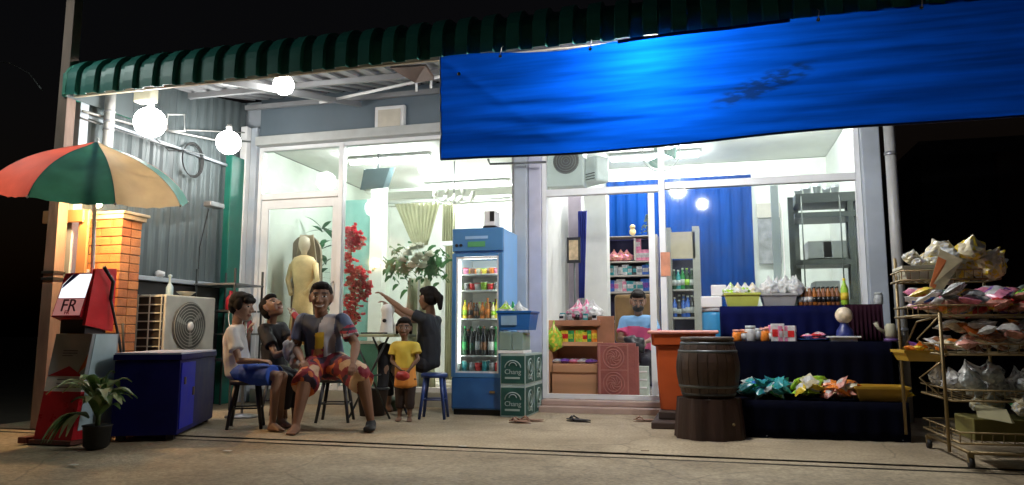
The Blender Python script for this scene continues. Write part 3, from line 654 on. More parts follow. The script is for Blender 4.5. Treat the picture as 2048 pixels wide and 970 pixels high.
# blue freezer chest (turned 35 degrees)
fc = PZ(352, 880); fa = YAW+R(10)
dS = Vector((-math.sin(fa), math.cos(fa), 0)); dF = Vector((-math.cos(fa), -math.sin(fa), 0))
M_fblue = mat('glossy_royal_blue', (.004, .005, .09), .5, var=.2, spec=.2); M_ftop = mat('pale_lid', (.42, .47, .65), .35)
fz = thing('chest_freezer', 'royal blue chest freezer with pale lid set at an angle', 'freezer', tuple(fc+dF*.27+dS*.5))
LF, LS = .50, 1.32
def fb(f0, s0, z0, f1, s1, z1):
    q = lambda f, s, z: fc+dF*f+dS*s+Vector((0, 0, z))
    return [q(f0, s0, z0), q(f0, s1, z0), q(f1, s1, z0), q(f1, s0, z0), q(f0, s0, z1), q(f0, s1, z1), q(f1, s1, z1), q(f1, s0, z1)]
obj('body', MB().hexa(fb(0, 0, .04, LF, LS, .64)), M_fblue, fz)
obj('lid', MB().hexa(fb(-.012, -.012, .646, LF+.012, LS+.012, .69)), M_fblue, fz)
obj('lid_top', MB().hexa(fb(-.006, -.006, .691, LF+.006, LS+.006, .705)), M_ftop, fz)
obj('side_panel', MB().hexa(fb(-.008, .04, .08, -.001, .5, .62)), mat('lit_royal_blue', (.012, .02, .42), .45, spec=.2), fz)  # brighter blue paints in the bulb light falling on this face
obj('latch', MB().hexa(fb(-.02, .12, .44, -.009, .15, .5)), M_chrome, fz); obj('latch', MB().hexa(fb(-.02, .42, .33, -.009, .45, .4)), M_chrome, fz)
for f, s in ((.03, .03), (LF-.09, .03), (.03, LS-.09), (LF-.09, LS-.09)): obj('foot', MB().hexa(fb(f, s, 0, f+.06, s+.06, .039)), M_black, fz)
# outdoor AC unit
ax1 = PX(325, 600, -5.5); AX0, AX1, AY0, AY1, AZ0, AZ1 = -5.80, -5.47, 6.5, 7.32, .62, 1.27
ac = thing('air_conditioner_condenser', 'white outdoor air conditioner condenser with round fan grille behind the blue freezer', 'air conditioner', (-5.63, 6.9, AZ0))
M_acw = mat('aged_white_metal', (.55, .55, .48), .45, var=.1)
obj('casing', MB().box((AX0, AY0+.02, AZ0), (AX1, AY1, AZ1), .012), M_acw, ac)
obj('coil', MB().box((AX0+.01, AY0+.008, AZ0+.02), (AX1-.03, AY0+.022, AZ1-.02)), mat('dark_coil', (.03, .025, .02), .6), ac)
for i in range(8): z = AZ0+.02+i*(AZ1-AZ0-.045)/7; obj('grille_bar', MB().box((AX0, AY0-.006, z), (AX1-.02, AY0+.006, z+.012)), M_acw, ac)
for i in range(3): xx = AX0+i*(AX1-AX0-.035)/2; obj('grille_bar', MB().box((xx, AY0-.012, AZ0), (xx+.014, AY0-.0065, AZ1)), M_acw, ac)
cy, cz = (AY0+AY1)/2-.02, (AZ0+AZ1)/2
obj('fan_recess', MB().lathe([(.0, .002), (.245, .002), (.255, .02), (.262, .012)], (AX1, cy, cz), 32, axis='X'), mat('dark_recess', (.1, .1, .09), .6), ac)
for k in range(7): obj('guard_ring', MB().tube([Vector((AX1+.02, cy+(.05+.033*k)*math.cos(a), cz+(.05+.033*k)*math.sin(a))) for a in [2*math.pi*i/28 for i in range(28)]], .003, 5, closed=True), M_acw, ac)
for k in range(3):
    a = k*2.09+.4; obj('fan_blade', MB().grid(3, 5, lambda s, q, a=a: Vector((AX1+.007+.008*s, cy+(.03+.19*q)*math.cos(a+(s-.5)*1.0*(1-.2*q)), cz+(.03+.19*q)*math.sin(a+(s-.5)*1.0*(1-.2*q))))), mat('grey_blade', (.3, .3, .27), .5), ac)
obj('hub', MB().lathe([(.04, 0), (.045, .03), (.02, .035), (.0001, .036)], (AX1, cy, cz), 16, axis='X'), M_white, ac)
for y in (AY0+.1, AY1-.1): obj('leg', MB().box((AX0+.02, y, .0), (AX0+.06, y+.04, AZ0-.001)).box((AX1-.06, y, .0), (AX1-.02, y+.04, AZ0-.001)), M_steel, ac)
# things on the condenser / sill
def simple(name, label, cat, mb, m, group=None):
    return tag(obj(name, mb, m), label, cat, group)
p = P(372, 586, 6.9); simple('paper_bowl', 'white plastic bowl resting on top of the condenser', 'bowl', MB().lathe([(.04, 0), (.1, .05), (.105, .052), (.095, .045), (.03, .006)], (-5.6, 6.98, AZ1+.001), 16), mat('dirty_white', (.6, .58, .5), .5))
simple('spray_bottle', 'pale blue plastic bottle standing on the condenser', 'bottle', MB().lathe([(.035, 0), (.038, .01), (.038, .09), (.014, .13), (.012, .19), (.02, .2), (.02, .22), (.001, .225)], (-5.6, 6.72, AZ1+.001), 12), mat('pale_blue_plastic', (.4, .55, .62), .4))
p = PX(318, 552, -5.93); simple('foam_cup', 'white foam lump on the side wall sill above the condenser', 'cup', MB().ball((p.x+.01, p.y, 1.525), (.045, .06, .04), 2, .4), M_white)
p = P(245, 650, 5.7)
p = P(262, 680, 6.35); simple('white_valve', 'small white valve at the corner of the brick column', 'valve', MB().lathe([(.02, -.08), (.02, 0), (.03, .01), (.03, .05), (.018, .06), (.018, .1), (.026, .11), (.001, .14)], p, 10), M_white)
# red and grey clutter rack beside the condenser
rk = thing('clutter_shelf', 'dark wire shelf with red bottles beside the condenser', 'shelf', (-5.6, 7.75, 0))
for z in (.55, .85, 1.12, 1.43): obj('shelf_board', MB().box((-5.85, 7.42, z), (-5.3, 8.0, z+.02)), M_dsteel if z < 1.4 else M_steel, rk)
for xx, yy_ in ((-5.84, 7.43), (-5.32, 7.43), (-5.84, 7.97), (-5.32, 7.97)): obj('post', MB().box((xx, yy_, 0), (xx+.02, yy_+.02, 1.62)), M_dsteel, rk)
for i, (y, z) in enumerate(((7.5, 1.14), (7.65, .87), (7.85, .87), (7.7, .57))):
    simple('red_bottle', ['red bottle on the top board of the clutter shelf', 'squat red bottle on the middle board of the clutter shelf nearest the condenser', 'red bottle on the middle board of the clutter shelf nearest the pilaster', 'red bottle on the lowest board of the clutter shelf'][i], 'bottle', MB().lathe([(.05, 0), (.055, .01), (.055, .13-.02*(i == 1)), (.02, .18), (.02, .22), (.001, .222)], (-5.4, y, z+.001), 12), mat('red_bottle', (.4, .02, .04), .4))
# round wire fan guard behind the boy
fg = thing('standing_fan', 'round wire guarded pedestal fan behind the boy in the white shirt', 'fan', tuple(P(482, 640, 6.9)))
fp = P(483, 632, 6.8)
for rr in (.19, .14, .09, .04): obj('guard_ring', MB().tube([fp+Vector((rr*.9*math.cos(a), rr*.35*math.cos(a)*0+.02, rr*math.sin(a)*1.15)) for a in [2*math.pi*i/28 for i in range(28)]], .005 if rr > .18 else .0025, 5, closed=True), M_white if rr > .18 else M_steel, fg)
obj('motor', MB().ball(fp+Vector((0, .08, 0)), (.06, .08, .06), 2), M_steel, fg)
obj('pole', MB().tube([fp+Vector((0, .08, -.05)), Vector((fp.x, fp.y+.08, .03))], .014, 8), M_steel, fg)
obj('base', MB().lathe([(.17, 0), (.17, .02), (.03, .04)], (fp.x, fp.y+.08, 0), 18), M_steel, fg)

# ================================================================== FRIDGE
FX0, FX1, FYf, FYb = PZ(903, 829).x, PZ(1006, 832).x, 7.68, 8.3
fr = thing('drinks_fridge', 'tall blue glass-doored drinks fridge with lit shelves', 'refrigerator', ((FX0+FX1)/2, 8, 0))
M_fb = mat('fridge_blue', (.08, .23, .47), .35, var=.06, coat=.2); M_fl = mat('fridge_lit_blue', (.22, .48, .85), .35, var=.05, coat=.2)  # cabinet blue lightened to paint in the lamp light on its side
def zf(v, Y=7.68, u=955): return P(u, v, Y).z
zt, zh, zg1, zg0, zl1, zb = zf(456), zf(502), zf(512), zf(746), zf(754), .05
w_ = .035
obj('cabinet', MB().box((FX0, FYf+.04, .04), (FX0+w_, FYb, zt-.01)).box((FX1-w_, FYf+.04, .04), (FX1, FYb, zt-.01), 0).box((FX0+w_+.001, FYb-.03, .04), (FX1-w_-.001, FYb-.001, zt-.01)).box((FX0+w_+.001, FYf+.041, zt-.3), (FX1-w_-.001, FYb-.031, zt-.011)).box((FX0+w_+.001, FYf+.041, .041), (FX1-w_-.001, FYb-.031, zg0-.03)), M_fl, fr)
obj('liner', MB().box((FX0+w_+.002, FYf+.06, zg0-.028), (FX0+w_+.012, FYb-.035, zt-.302)).box((FX1-w_-.012, FYf+.06, zg0-.028), (FX1-w_-.002, FYb-.035, zt-.302)).box((FX0+w_+.013, FYb-.045, zg0-.028), (FX1-w_-.013, FYb-.032, zt-.302)), M_white, fr)
hdr = obj('header_panel', MB().box((FX0-.004, FYf-.005, zh), (FX1+.004, FYf+.039, zt), .01), M_fb, fr)
cxf = (FX0+FX1)/2
obj('header_logo', MB().box((cxf-.11, FYf-.011, zf(494)), (cxf+.09, FYf-.006, zf(483)), .002), mat('logo_green', (.1, .35, .15), .4), hdr)
obj('header_logo', MB().box((cxf-.14, FYf-.010, zf(478)), (cxf+.12, FYf-.006, zf(472))), mat('logo_pale', (.3, .5, .75), .4), hdr)
obj('thermostat', MB().lathe([(.018, -.006), (.018, .0)], (FX0+.05, FYf-.006, zf(490)), 12, axis='Y'), M_black, hdr); obj('thermostat', MB().lathe([(.018, -.006), (.018, 0)], (FX0+.1, FYf-.006, zf(490)), 12, axis='Y'), M_black, hdr)
dr = obj('door', MB().box((FX0, FYf-.012, zg0-.045), (FX0+.045, FYf+.036, zg1+.03), .004).box((FX1-.045, FYf-.012, zg0-.045), (FX1, FYf+.036, zg1+.03), .004).box((FX0+.046, FYf-.012, zg1-.005), (FX1-.046, FYf+.036, zg1+.03)).box((FX0+.046, FYf-.012, zg0-.045), (FX1-.046, FYf+.036, zg0-.002)), M_fb, fr)
obj('door_gasket', MB().box((FX0+.047, FYf-.004, zg0), (FX0+.063, FYf+.02, zg1-.007)).box((FX1-.063, FYf-.004, zg0), (FX1-.047, FYf+.02, zg1-.007)).box((FX0+.064, FYf-.004, zg1-.03), (FX1-.064, FYf+.02, zg1-.007)).box((FX0+.064, FYf-.004, zg0), (FX1-.064, FYf+.02, zg0+.016)), M_white, dr)
obj('glass_pane', MB().box((FX0+.064, FYf+.006, zg0+.017), (FX1-.064, FYf+.01, zg1-.031)), glass('fridge_glass', boost=.7), dr)
obj('kick_panel', MB().box((FX0, FYf-.01, .06), (FX1, FYf+.04, zl1), .02), mat('fridge_mid_blue', (.03, .12, .33), .35, coat=.2), fr)
obj('handle', MB().box((FX1-.14, FYf-.025, zf(786)), (FX1-.08, FYf-.011, zf(781)), .004), M_chrome, fr)
obj('base', MB().box((FX0+.02, FYf+.03, 0), (FX1-.02, FYb-.02, .058)), M_black, fr)
for xx in (FX0+w_+.03, FX1-w_-.03): obj('light_strip', MB().tube([(xx, FYf+.075, zg0+.1), (xx, FYf+.075, zg1-.05)], .009, 6), emis('fridge_strip', (1, .97, .9), L_FRIDGE*2), fr)
obj('light_strip', MB().tube([(FX0+.1, FYf+.1, zt-.32), (FX1-.1, FYf+.1, zt-.32)], .012, 6), emis('fridge_strip_top', (1, .97, .9), L_FRIDGE*4), fr)
SH = [zf(v, 7.8) for v in (548, 580, 637, 711, 744)]
for z in SH: obj('shelf', MB().box((FX0+w_+.015, FYf+.09, z-.012), (FX1-w_-.015, FYb-.05, z), .003), M_white, fr)
# ---- small goods library (mesh data shared)
LIB = {}
def cmat(name, c, rough=.28): return mat(name, c, rough, var=.25, sc=28, transl=.3 if min(c) > .4 else 0)
CL = dict(red=(.6, .03, .03), orange=(.75, .22, .03), yellow=(.75, .55, .05), lime=(.35, .6, .05), green=(.03, .3, .08), teal=(.04, .3, .32), blue=(.03, .12, .5), purple=(.2, .08, .4), pink=(.75, .25, .38), white=(.75, .75, .73), cream=(.65, .58, .38), brown=(.22, .09, .04), black=(.015, .015, .018), grey=(.3, .31, .32), silver=(.62, .66, .66), amber=(.35, .12, .02), salmon=(.7, .32, .25), darkgreen=(.01, .06, .025))
def gm(k, c, c2='white', v=0):
    key = (k, c, c2, v)
    if key in LIB: return LIB[key]
    m = MB(); A_ = cmat('goods_'+c, CL[c]); B_ = cmat('goods_'+c2, CL[c2]); rr = random.Random(hash(key) % 1000 if False else sum(map(ord, k+c+c2))+v)
    sd = rr.random()*50
    if k == 'bottle':
        m.lathe([(.026, 0), (.03, .008), (.03, .13), (.012, .175), (.011, .2)], n=10); m.m(1).lathe([(.0308, .04), (.0308, .1)], n=10); m.lathe([(.013, .198), (.013, .215), (.0001, .216)], n=8)
    elif k == 'can': m.m(1).lathe([(.026, 0), (.031, .008)], n=10); m.m(0).lathe([(.031, .008), (.031, .105)], n=10); m.m(1).lathe([(.031, .105), (.026, .115), (.0001, .114)], n=10)
    elif k == 'box': m.box((-.04, -.025, 0), (.04, .025, .11), .003); m.m(1).box((-.032, -.0265, .03), (.032, .0265, .075))
    elif k == 'jar': m.lathe([(.038, 0), (.042, .006), (.042, .08), (.034, .092)], n=12); m.m(1).lathe([(.037, .09), (.037, .112), (.0001, .113)], n=12)
    elif k == 'cup': m.lathe([(.028, 0), (.038, .08)], n=10); m.m(1).lathe([(.0395, .079), (.0395, .086), (.0001, .087)], n=10)
    elif k == 'pouch':   # pillow packet lying on its back, crimped ends, printed centre
        def side(sg):
            def fn(a, b):
                x, y = (a-.5)*.15, (b-.5)*.20
                h = .040*(max(0, math.sin(math.pi*a))**.45)*(max(0, math.sin(math.pi*min(1, max(0, (b-.07)/.86))))**.45)
                return Vector((x*(1-.10*math.sin(math.pi*b)), y*(1-.05*math.sin(math.pi*a)), sg*h*(1+.3*noise.noise(Vector((x*24, y*24, sd+sg))))+.004*math.sin(x*420)*(abs(b-.5) > .44)+.035))
            return fn
        vs0 = len(m.b.faces); m.grid(8, 10, side(1)); m.grid(8, 10, side(-1)); m.b.faces.ensure_lookup_table()
        for f in m.b.faces:
            c_ = f.calc_center_median(); f.material_index = 1 if (abs(c_.y-.005) < .04 and abs(c_.x) < .05) else 0
    elif k == 'bag':     # knotted clear/white plastic bag
        q = bmesh.ops.create_icosphere(m.b, subdivisions=3, radius=1)
        for v_ in q['verts']:
            n_ = noise.noise(v_.co*2.2+Vector((sd, 0, 0)))*.22+abs(noise.noise(v_.co*5+Vector((sd, 3, 0))))*.22
            k_ = 1+n_; z = v_.co.z
            p_ = Vector((v_.co.x*.08*k_, v_.co.y*.07*k_, .055+z*.055*k_))
            if z > .55: t_ = (z-.55)/.45; p_.x *= 1-.75*t_; p_.y *= 1-.75*t_; p_.z += .05*t_*t_
            v_.co = p_
        for f in m.b.faces: f.smooth = False; f.material_index = 1 if noise.noise(f.calc_center_median()*35+Vector((sd, 9, 0))) > .12 else 0
    elif k == 'tray': m.lathe([(.11, 0), (.14, .05), (.145, .05), (.11, .004)], n=4)
    me = bpy.data.meshes.new(k); bmesh.ops.recalc_face_normals(m.b, faces=m.b.faces); m.b.to_mesh(me); m.b.free(); me.materials.append(A_); me.materials.append(B_); LIB[key] = me; return me
NAMES = dict(pouch='snack_packet', bag='plastic_bag', box='carton', bottle='bottle', can='drink_can', jar='jar', cup='cup', tray='tray')
CATS = dict(pouch='snack packet', bag='plastic bag', box='carton', bottle='bottle', can='can', jar='jar', cup='cup', tray='tray')
WORDS = dict(pouch='snack packet', bag='knotted plastic bag', box='carton', bottle='bottle', can='drink can', jar='lidded jar', cup='lidded cup', tray='tray')
def goods(k, c, loc, where, c2='white', rot=(0, 0, 0), s=1, v=0, grp=None, word=None, cw=None):
    o = bpy.data.objects.new(NAMES[k], gm(k, c, c2, v)); COL.objects.link(o); o.location = loc; o.rotation_euler = rot
    o.scale = (s, s, s) if not isinstance(s, tuple) else s
    g_ = f'{CATS[k]}s {where}' if grp is None else grp
    cc = cw or (c if c == c2 or word else f'{c} and {c2}')
    tag(o, ' '.join(f'{cc} {word or WORDS[k]} {where}'.split()[:16]), CATS[k], g_); return o
ORD = ['leftmost', 'second from left', 'third from left', 'fourth from left', 'fifth from left', 'sixth from left', 'seventh from left', 'eighth from left', 'ninth from left']
rg = random.Random(11)
def row(kinds, z, x0, x1, y0, y1, nx, ny, where, s=1, jit=.01, mix='white'):
    for j in range(ny):
        for i in range(nx):
            k, c, c2 = kinds[(i+j*3) % len(kinds)] if mix != 'rand' else rg.choice(kinds)
            goods(k, c, (x0+(x1-x0)*(i+.5)/nx+rg.uniform(-jit, jit), y0+(y1-y0)*(j+.5)/max(1, ny), z+.001), ('rightmost' if nx-1 == i else ORD[i])+('' if ny == 1 else (' in front', ' behind', ' farthest back')[j])+' '+where, c2, (0, 0, rg.uniform(-.3, .3)), tuple(q_*w_ for q_, w_ in zip(s if isinstance(s, tuple) else (s, s, s), (rg.uniform(.9, 1.1), 1, rg.uniform(.82, 1.12)))), grp=f'{CATS[k]}s {where}')
fx0, fx1 = FX0+.07, FX1-.07
row([('cup', 'pink', 'red'), ('cup', 'brown', 'white'), ('cup', 'cream', 'yellow'), ('cup', 'yellow', 'lime'), ('cup', 'orange', 'white')], SH[0], fx0, fx1, FYf+.11, FYf+.3, 6, 2, 'on the top shelf of the drinks fridge', .85)
row([('cup', 'grey', 'white'), ('cup', 'red', 'white'), ('cup', 'white', 'red'), ('cup', 'lime', 'white'), ('cup', 'red', 'cream')], SH[1], fx0, fx1, FYf+.11, FYf+.3, 6, 2, 'on the second shelf of the drinks fridge', 1.0)
row([('bottle', 'yellow', 'lime'), ('bottle', 'brown', 'black'), ('bottle', 'black', 'brown'), ('bottle', 'orange', 'amber'), ('bottle', 'amber', 'orange'), ('bottle', 'cream', 'lime')], SH[2], fx0, fx1, FYf+.11, FYf+.35, 7, 2, 'on the middle shelf of the drinks fridge', .95)
row([('bottle', 'darkgreen', 'green'), ('bottle', 'black', 'darkgreen'), ('bottle', 'black', 'grey'), ('bottle', 'black', 'brown'), ('bottle', 'black', 'white')], SH[3], fx0, fx1, FYf+.11, FYf+.4, 6, 3, 'on the fourth shelf of the drinks fridge', (1.15, 1.15, 1.35))
row([('can', 'teal', 'silver'), ('can', 'grey', 'silver'), ('can', 'red', 'silver')], SH[4], fx0, fx1, FYf+.11, FYf+.3, 6, 2, 'on the lowest shelf of the drinks fridge', 1.0)
# on top of fridge
p = (cxf+.12, 7.85, zt)
mc = thing('small_appliance', 'small white and black appliance on top of the drinks fridge', 'appliance', p)
obj('body', MB().box((p[0]-.07, 7.75, zt+.03), (p[0]+.06, 7.95, zt+.2), .012), M_white, mc); obj('base', MB().box((p[0]-.08, 7.74, zt), (p[0]+.07, 7.96, zt+.029), .004), M_black, mc); obj('panel', MB().box((p[0]-.0, 7.742, zt+.08), (p[0]+.05, 7.749, zt+.19)), M_black, mc)
# beer cases beside the fridge
cp = PZ(1051, 836); M_case = mat('dark_green_card', (.012, .07, .055), .6, var=.12); M_casew = mat('white_card', (.34, .42, .39), .6)
def beer_case(x1, y0, z0, h, lab, wx=.27, wy=.4):
    t = thing('beer_case', lab, 'case', (x1-wx/2, y0+wy/2, z0), 'beer cases stacked beside the drinks fridge')
    obj('carton', MB().box((x1-wx, y0, z0), (x1, y0+wy-.004, z0+h), .004), M_casew, t)
    obj('front_print', MB().box((x1-wx+.008, y0-.003, z0+.018), (x1-.01, y0-.0005, z0+h-.022)), M_case, t)
    sp = obj('side_print', MB().box((x1+.0005, y0+.012, z0+.018), (x1+.003, y0+wy-.018, z0+h-.022)), M_case, t)
    c_ = Vector((x1-wx/2, y0-.006, z0+h*.52))
    obj('emblem', MB().tube([c_+Vector((.085*math.cos(a), 0, .01+.075*math.sin(a))) for a in [math.pi*i/12 for i in range(13)]], .006, 5).tube([c_+Vector((.04*math.cos(a), 0, .03+.035*math.sin(a))) for a in [math.pi*i/10 for i in range(11)]], .005, 5), M_casew, t)
    text('Chang', (c_.x, y0-.005, z0+h*.42), .07, M_casew, t)
    obj('label_line', MB().box((x1-wx+.05, y0-.006, z0+h*.2), (x1-.06, y0-.0035, z0+h*.2+.02)), M_casew, t)
    c_ = Vector((x1+.006, y0+wy/2, z0+h*.55))
    obj('emblem', MB().tube([c_+Vector((0, .11*math.cos(a), .09*math.sin(a))) for a in [2*math.pi*i/20 for i in range(20)]], .006, 5, closed=True).tube([c_+Vector((0, .05*math.cos(a), .05*math.sin(a))) for a in [2*math.pi*i/12 for i in range(12)]], .006, 5, closed=True), M_casew, t)
    text('Chang', (x1+.005, y0+wy/2, z0+h*.24), .075, M_casew, t, (math.pi/2, 0, math.pi/2))
    return t
h1 = .325
for i, (dy, lv) in enumerate(((0, 0), (.405, 0), (0, 1), (.405, 1))):
    beer_case(cp.x, cp.y+dy, .002+lv*(h1+.003), h1, ['front green and white beer case at the bottom of the stack', 'rear green and white beer case at the bottom of the stack', 'front green and white beer case second from the ground', 'rear green and white beer case second from the ground'][i])
z2 = .002+2*(h1+.003)
bt = thing('bottle_tray', 'open tray of dark green bottles on top of the beer cases', 'tray', (cp.x-.15, cp.y+.18, z2))
obj('tray', MB().box((cp.x-.3, cp.y+.0, z2), (cp.x-.02, cp.y+.36, z2+.03), .004), M_white, bt)
obj('wrap', MB().box((cp.x-.29, cp.y+.005, z2+.031), (cp.x-.15, cp.y+.35, z2+.23), .01).box((cp.x-.148, cp.y+.01, z2+.031), (cp.x-.03, cp.y+.35, z2+.22), .01), glass('shrink_wrap', boost=1.2, body=(.5, .7, .62)), bt)
for i in range(4):
    for j in range(4): goods('bottle', 'darkgreen', (cp.x-.26+.066*i, cp.y+.05+.08*j, z2+.032), 'in the wrapped tray on the beer cases', 'white', s=.85, cw='dark green')
bz = z2+.245
bb = thing('blue_basket', 'blue plastic basket on top of the wrapped bottle tray', 'basket', (cp.x-.12, cp.y+.15, bz))
m = MB(); x0_, x1_, y0_, y1_ = cp.x-.3, cp.x+.06, cp.y-.02, cp.y+.36
def basket(x0_, x1_, y0_, y1_, z0, z1, t_=.006, fl=.025):
    m = MB(); cx_, cy_ = (x0_+x1_)/2, (y0_+y1_)/2
    def ring(x0, x1, y0, y1, z): return [m.b.verts.new(q) for q in ((x0, y0, z), (x1, y0, z), (x1, y1, z), (x0, y1, z))]
    rs = [ring(x0_+fl, x1_-fl, y0_+fl, y1_-fl, z0), ring(x0_, x1_, y0_, y1_, z1-.02), ring(x0_-.01, x1_+.01, y0_-.01, y1_+.01, z1-.02), ring(x0_-.01, x1_+.01, y0_-.01, y1_+.01, z1), ring(x0_+t_, x1_-t_, y0_+t_, y1_-t_, z1), ring(x0_+fl+t_, x1_-fl-t_, y0_+fl+t_, y1_-fl-t_, z0+t_)]
    m.b.faces.new(rs[0][::-1]); m.b.faces.new(rs[-1])
    for A_, B_ in zip(rs, rs[1:]):
        for j in range(4): m.b.faces.new((A_[j], A_[(j+1) % 4], B_[(j+1) % 4], B_[j]))
    return m
obj('tub', basket(x0_, x1_, y0_, y1_, bz, bz+.2), mat('blue_plastic', (.02, .13, .42), .35, var=.08), bb)
obj('label_panel', MB().box((cp.x-.26, cp.y-.018, bz+.05), (cp.x-.09, cp.y-.003, bz+.15)), mat('basket_label', (.25, .4, .55), .4), bb)
for i, (dx, dy, c_) in enumerate(((-.24, .1, 'lime'), (-.12, .2, 'white'), (-.2, .24, 'green'))):
    goods('bag', c_, (cp.x+dx, cp.y+dy, bz+.12), ['leaning out of the blue basket', 'in the middle of the blue basket', 'at the back of the blue basket'][i], 'white', s=1.2, grp='bags in the blue basket')

# ================================================================== GROUND ODDS: sandals
def sandal(u, v, rz, m, lab, s=1):
    c_ = PZ(u, v, 0); t = thing('sandal', lab, 'sandal', tuple(c_), 'sandals left on the pavement', rz)
    M0 = WM[t]
    def sole(a, b, z):
        y = (b-.5)*.25*s; wd = (.045+.012*math.sin(b*3.0-.3))*s*(math.sin(math.pi*min(.999, max(.001, b)))**.35)
        return M0 @ Vector(((a-.5)*2*wd, y, z))
    mb = MB(); mb.grid(4, 10, lambda a, b: sole(a, b, .001)); mb.grid(4, 10, lambda a, b: sole(a, b, .018+.004*b)); bmesh.ops.remove_doubles(mb.b, verts=mb.b.verts, dist=.0005)
    obj('sole', mb, m, t, solid=.006)
    obj('strap', MB().tube([M0 @ Vector((-.05*s, .02*s, .015)), M0 @ Vector((-.02*s, .06*s, .05)), M0 @ Vector((0, .095*s, .025)), M0 @ Vector((.02*s, .06*s, .05)), M0 @ Vector((.05*s, .02*s, .015))], .008, 6), m, t)
M_tan = mat('tan_rubber', (.3, .16, .1), .6)
sandal(1040, 846, 1.3, M_tan, 'tan sandal in front of the beer cases, left one of its pair', 1.0)
sandal(1062, 843, 1.7, M_tan, 'tan sandal in front of the beer cases, right one of its pair', 1.0)
sandal(1157, 843, 1.2, M_rubber, 'black sandal lying nearest the road before the doorstep', 1.1)
sandal(1208, 824, 1.6, M_rubber, 'black sandal beside the doorstep below the carved panel', 1.0)
sandal(1160, 818, .9, mat('grey_rubber', (.15, .13, .13), .6), 'dark grey sandal touching the doorstep left of the others', 1.0)
sandal(1292, 843, 1.8, M_tan, 'tan sandal at the foot of the orange bin', 1.0)
sandal(1275, 822, 1.3, M_rubber, 'black sandal tucked against the doorstep beside the orange bin', 1.0)

# ================================================================== DOORWAY COUNTER
dc = thing('snack_counter', 'orange-brown wooden counter with shelves of sweets inside the open doorway', 'counter', (-1.5, 8.85, .125))
M_cw = mat('honey_wood', (.55, .28, .14), .45, var=.2, sc=3, stretch=(.3, 1, 3)); M_cw2 = mat('dark_honey_wood', (.38, .16, .08), .5, var=.2)
Yc = 8.72
def cb(u0, v0, u1, v1, Y, dep, bev=.004):
    a, b = P(u0, v1, Y), P(u1, v0, Y); return MB().box((a.x, Y, max(a.z, .126)), (b.x, Y+dep, b.z), bev)
obj('front_board', cb(1100, 745, 1196, 795, Yc, .03), M_cw, dc)
obj('side_board', cb(1196, 632, 1228, 795, Yc+.02, .03), M_cw2, dc)
obj('back_board', cb(1098, 640, 1196, 744, Yc+.34, .02), M_cw, dc)
obj('shelf', cb(1118, 684, 1205, 692, Yc-.02, .34), M_cw, dc); obj('shelf', cb(1105, 728, 1196, 744, Yc-.03, .36), M_cw, dc)
obj('counter_top', cb(1110, 640, 1200, 652, Yc-.03, .38), M_cw2, dc)
obj('end_panel', cb(1098, 655, 1104, 795, Yc, .34), M_cw, dc)
zsh1, zsh2, zct = P(1150, 684, Yc).z, P(1150, 728, Yc).z, P(1150, 640, Yc).z
xA, xB = P(1112, 700, Yc).x, P(1196, 700, Yc).x
row([('box', 'lime', 'yellow'), ('box', 'yellow', 'red'), ('box', 'green', 'lime'), ('box', 'orange', 'yellow')], zsh1, xA, xB, Yc+.02, Yc+.25, 8, 2, 'on the upper shelf of the wooden counter', 1.2)
row([('pouch', 'white', 'purple'), ('pouch', 'purple', 'white'), ('pouch', 'pink', 'white')], zsh2, xA-.05, xB-.05, Yc+.02, Yc+.28, 5, 2, 'on the lower shelf of the wooden counter', .8)
goods('bag', 'lime', (P(1108, 668, Yc).x, Yc-.0, zsh1-.1), 'hanging at the left end of the wooden counter', 'yellow', s=(1.3, 1.1, 2.2), grp='bags by the doorway counter')
row([('box', 'white', 'black'), ('jar', 'grey', 'black'), ('cup', 'black', 'white'), ('box', 'teal', 'white')], zct, xA, xB, Yc+.05, Yc+.22, 5, 2, 'on top of the wooden counter', .8)
for i, (u, c_) in enumerate(((1155, 'pink'), (1172, 'pink'), (1184, 'white'))): goods('bag', c_, (P(u, 640, 8.9).x, 8.95, zct), ['left of the doll on the wooden counter', 'right of centre on the wooden counter', 'at the right end of the wooden counter top'][i], 'white', s=1.6, v=i, grp='pink and white bags on the counter top')
cpn = thing('carved_panel', 'reddish carved wooden panel with two scroll roundels in the doorway', 'panel', (P(1232, 790, 8.62).x, 8.64, .126))
a, b = P(1196, 797, 8.6), P(1271, 686, 8.6); M_carv = mat('red_brown_carving', (.33, .1, .08), .5, var=.2, sc=8, bump=.3, bsc=30)
obj('board', MB().box((a.x, 8.6, .127), (b.x, 8.64, b.z), .005), M_carv, cpn)
M_cl = mat('pale_carving', (.42, .17, .13), .5)  # raised carving in a paler red-brown than the board
W_, H_ = b.x-a.x, b.z-.127
obj('border', MB().box((a.x+.015, 8.59, .14), (a.x+.035, 8.599, b.z-.015)).box((b.x-.1, 8.59, .14), (b.x-.085, 8.599, b.z-.015)).box((a.x+.036, 8.59, b.z-.035), (b.x-.101, 8.599, b.z-.02)).box((a.x+.036, 8.59, .127+H_*.5), (b.x-.101, 8.599, .127+H_*.5+.015)), M_cl, cpn)
for zc in (.127+H_*.27, .127+H_*.74):
    c_ = Vector((a.x+W_*.42, 8.596, zc)); m = MB()
    for rr in (.125, .09): m.tube([c_+Vector((rr*math.cos(t_)*.95, 0, rr*math.sin(t_))) for t_ in [2*math.pi*i/28 for i in range(28)]], .007, 6, closed=True)
    for k in range(8):
        t_ = k*math.pi/4; m.tube([c_+Vector(((.02+.055*q)*math.cos(t_+q*1.2), 0, (.02+.055*q)*math.sin(t_+q*1.2))) for q in (0, .33, .66, 1)], .006, 5)
    m.ball(c_, (.022, .01, .022), 2); obj('roundel', m, M_cl, cpn)
obj('end_post', MB().box((b.x+.001, 8.59, .127), (b.x+.03, 8.66, b.z-.04), .004), M_carv, cpn)
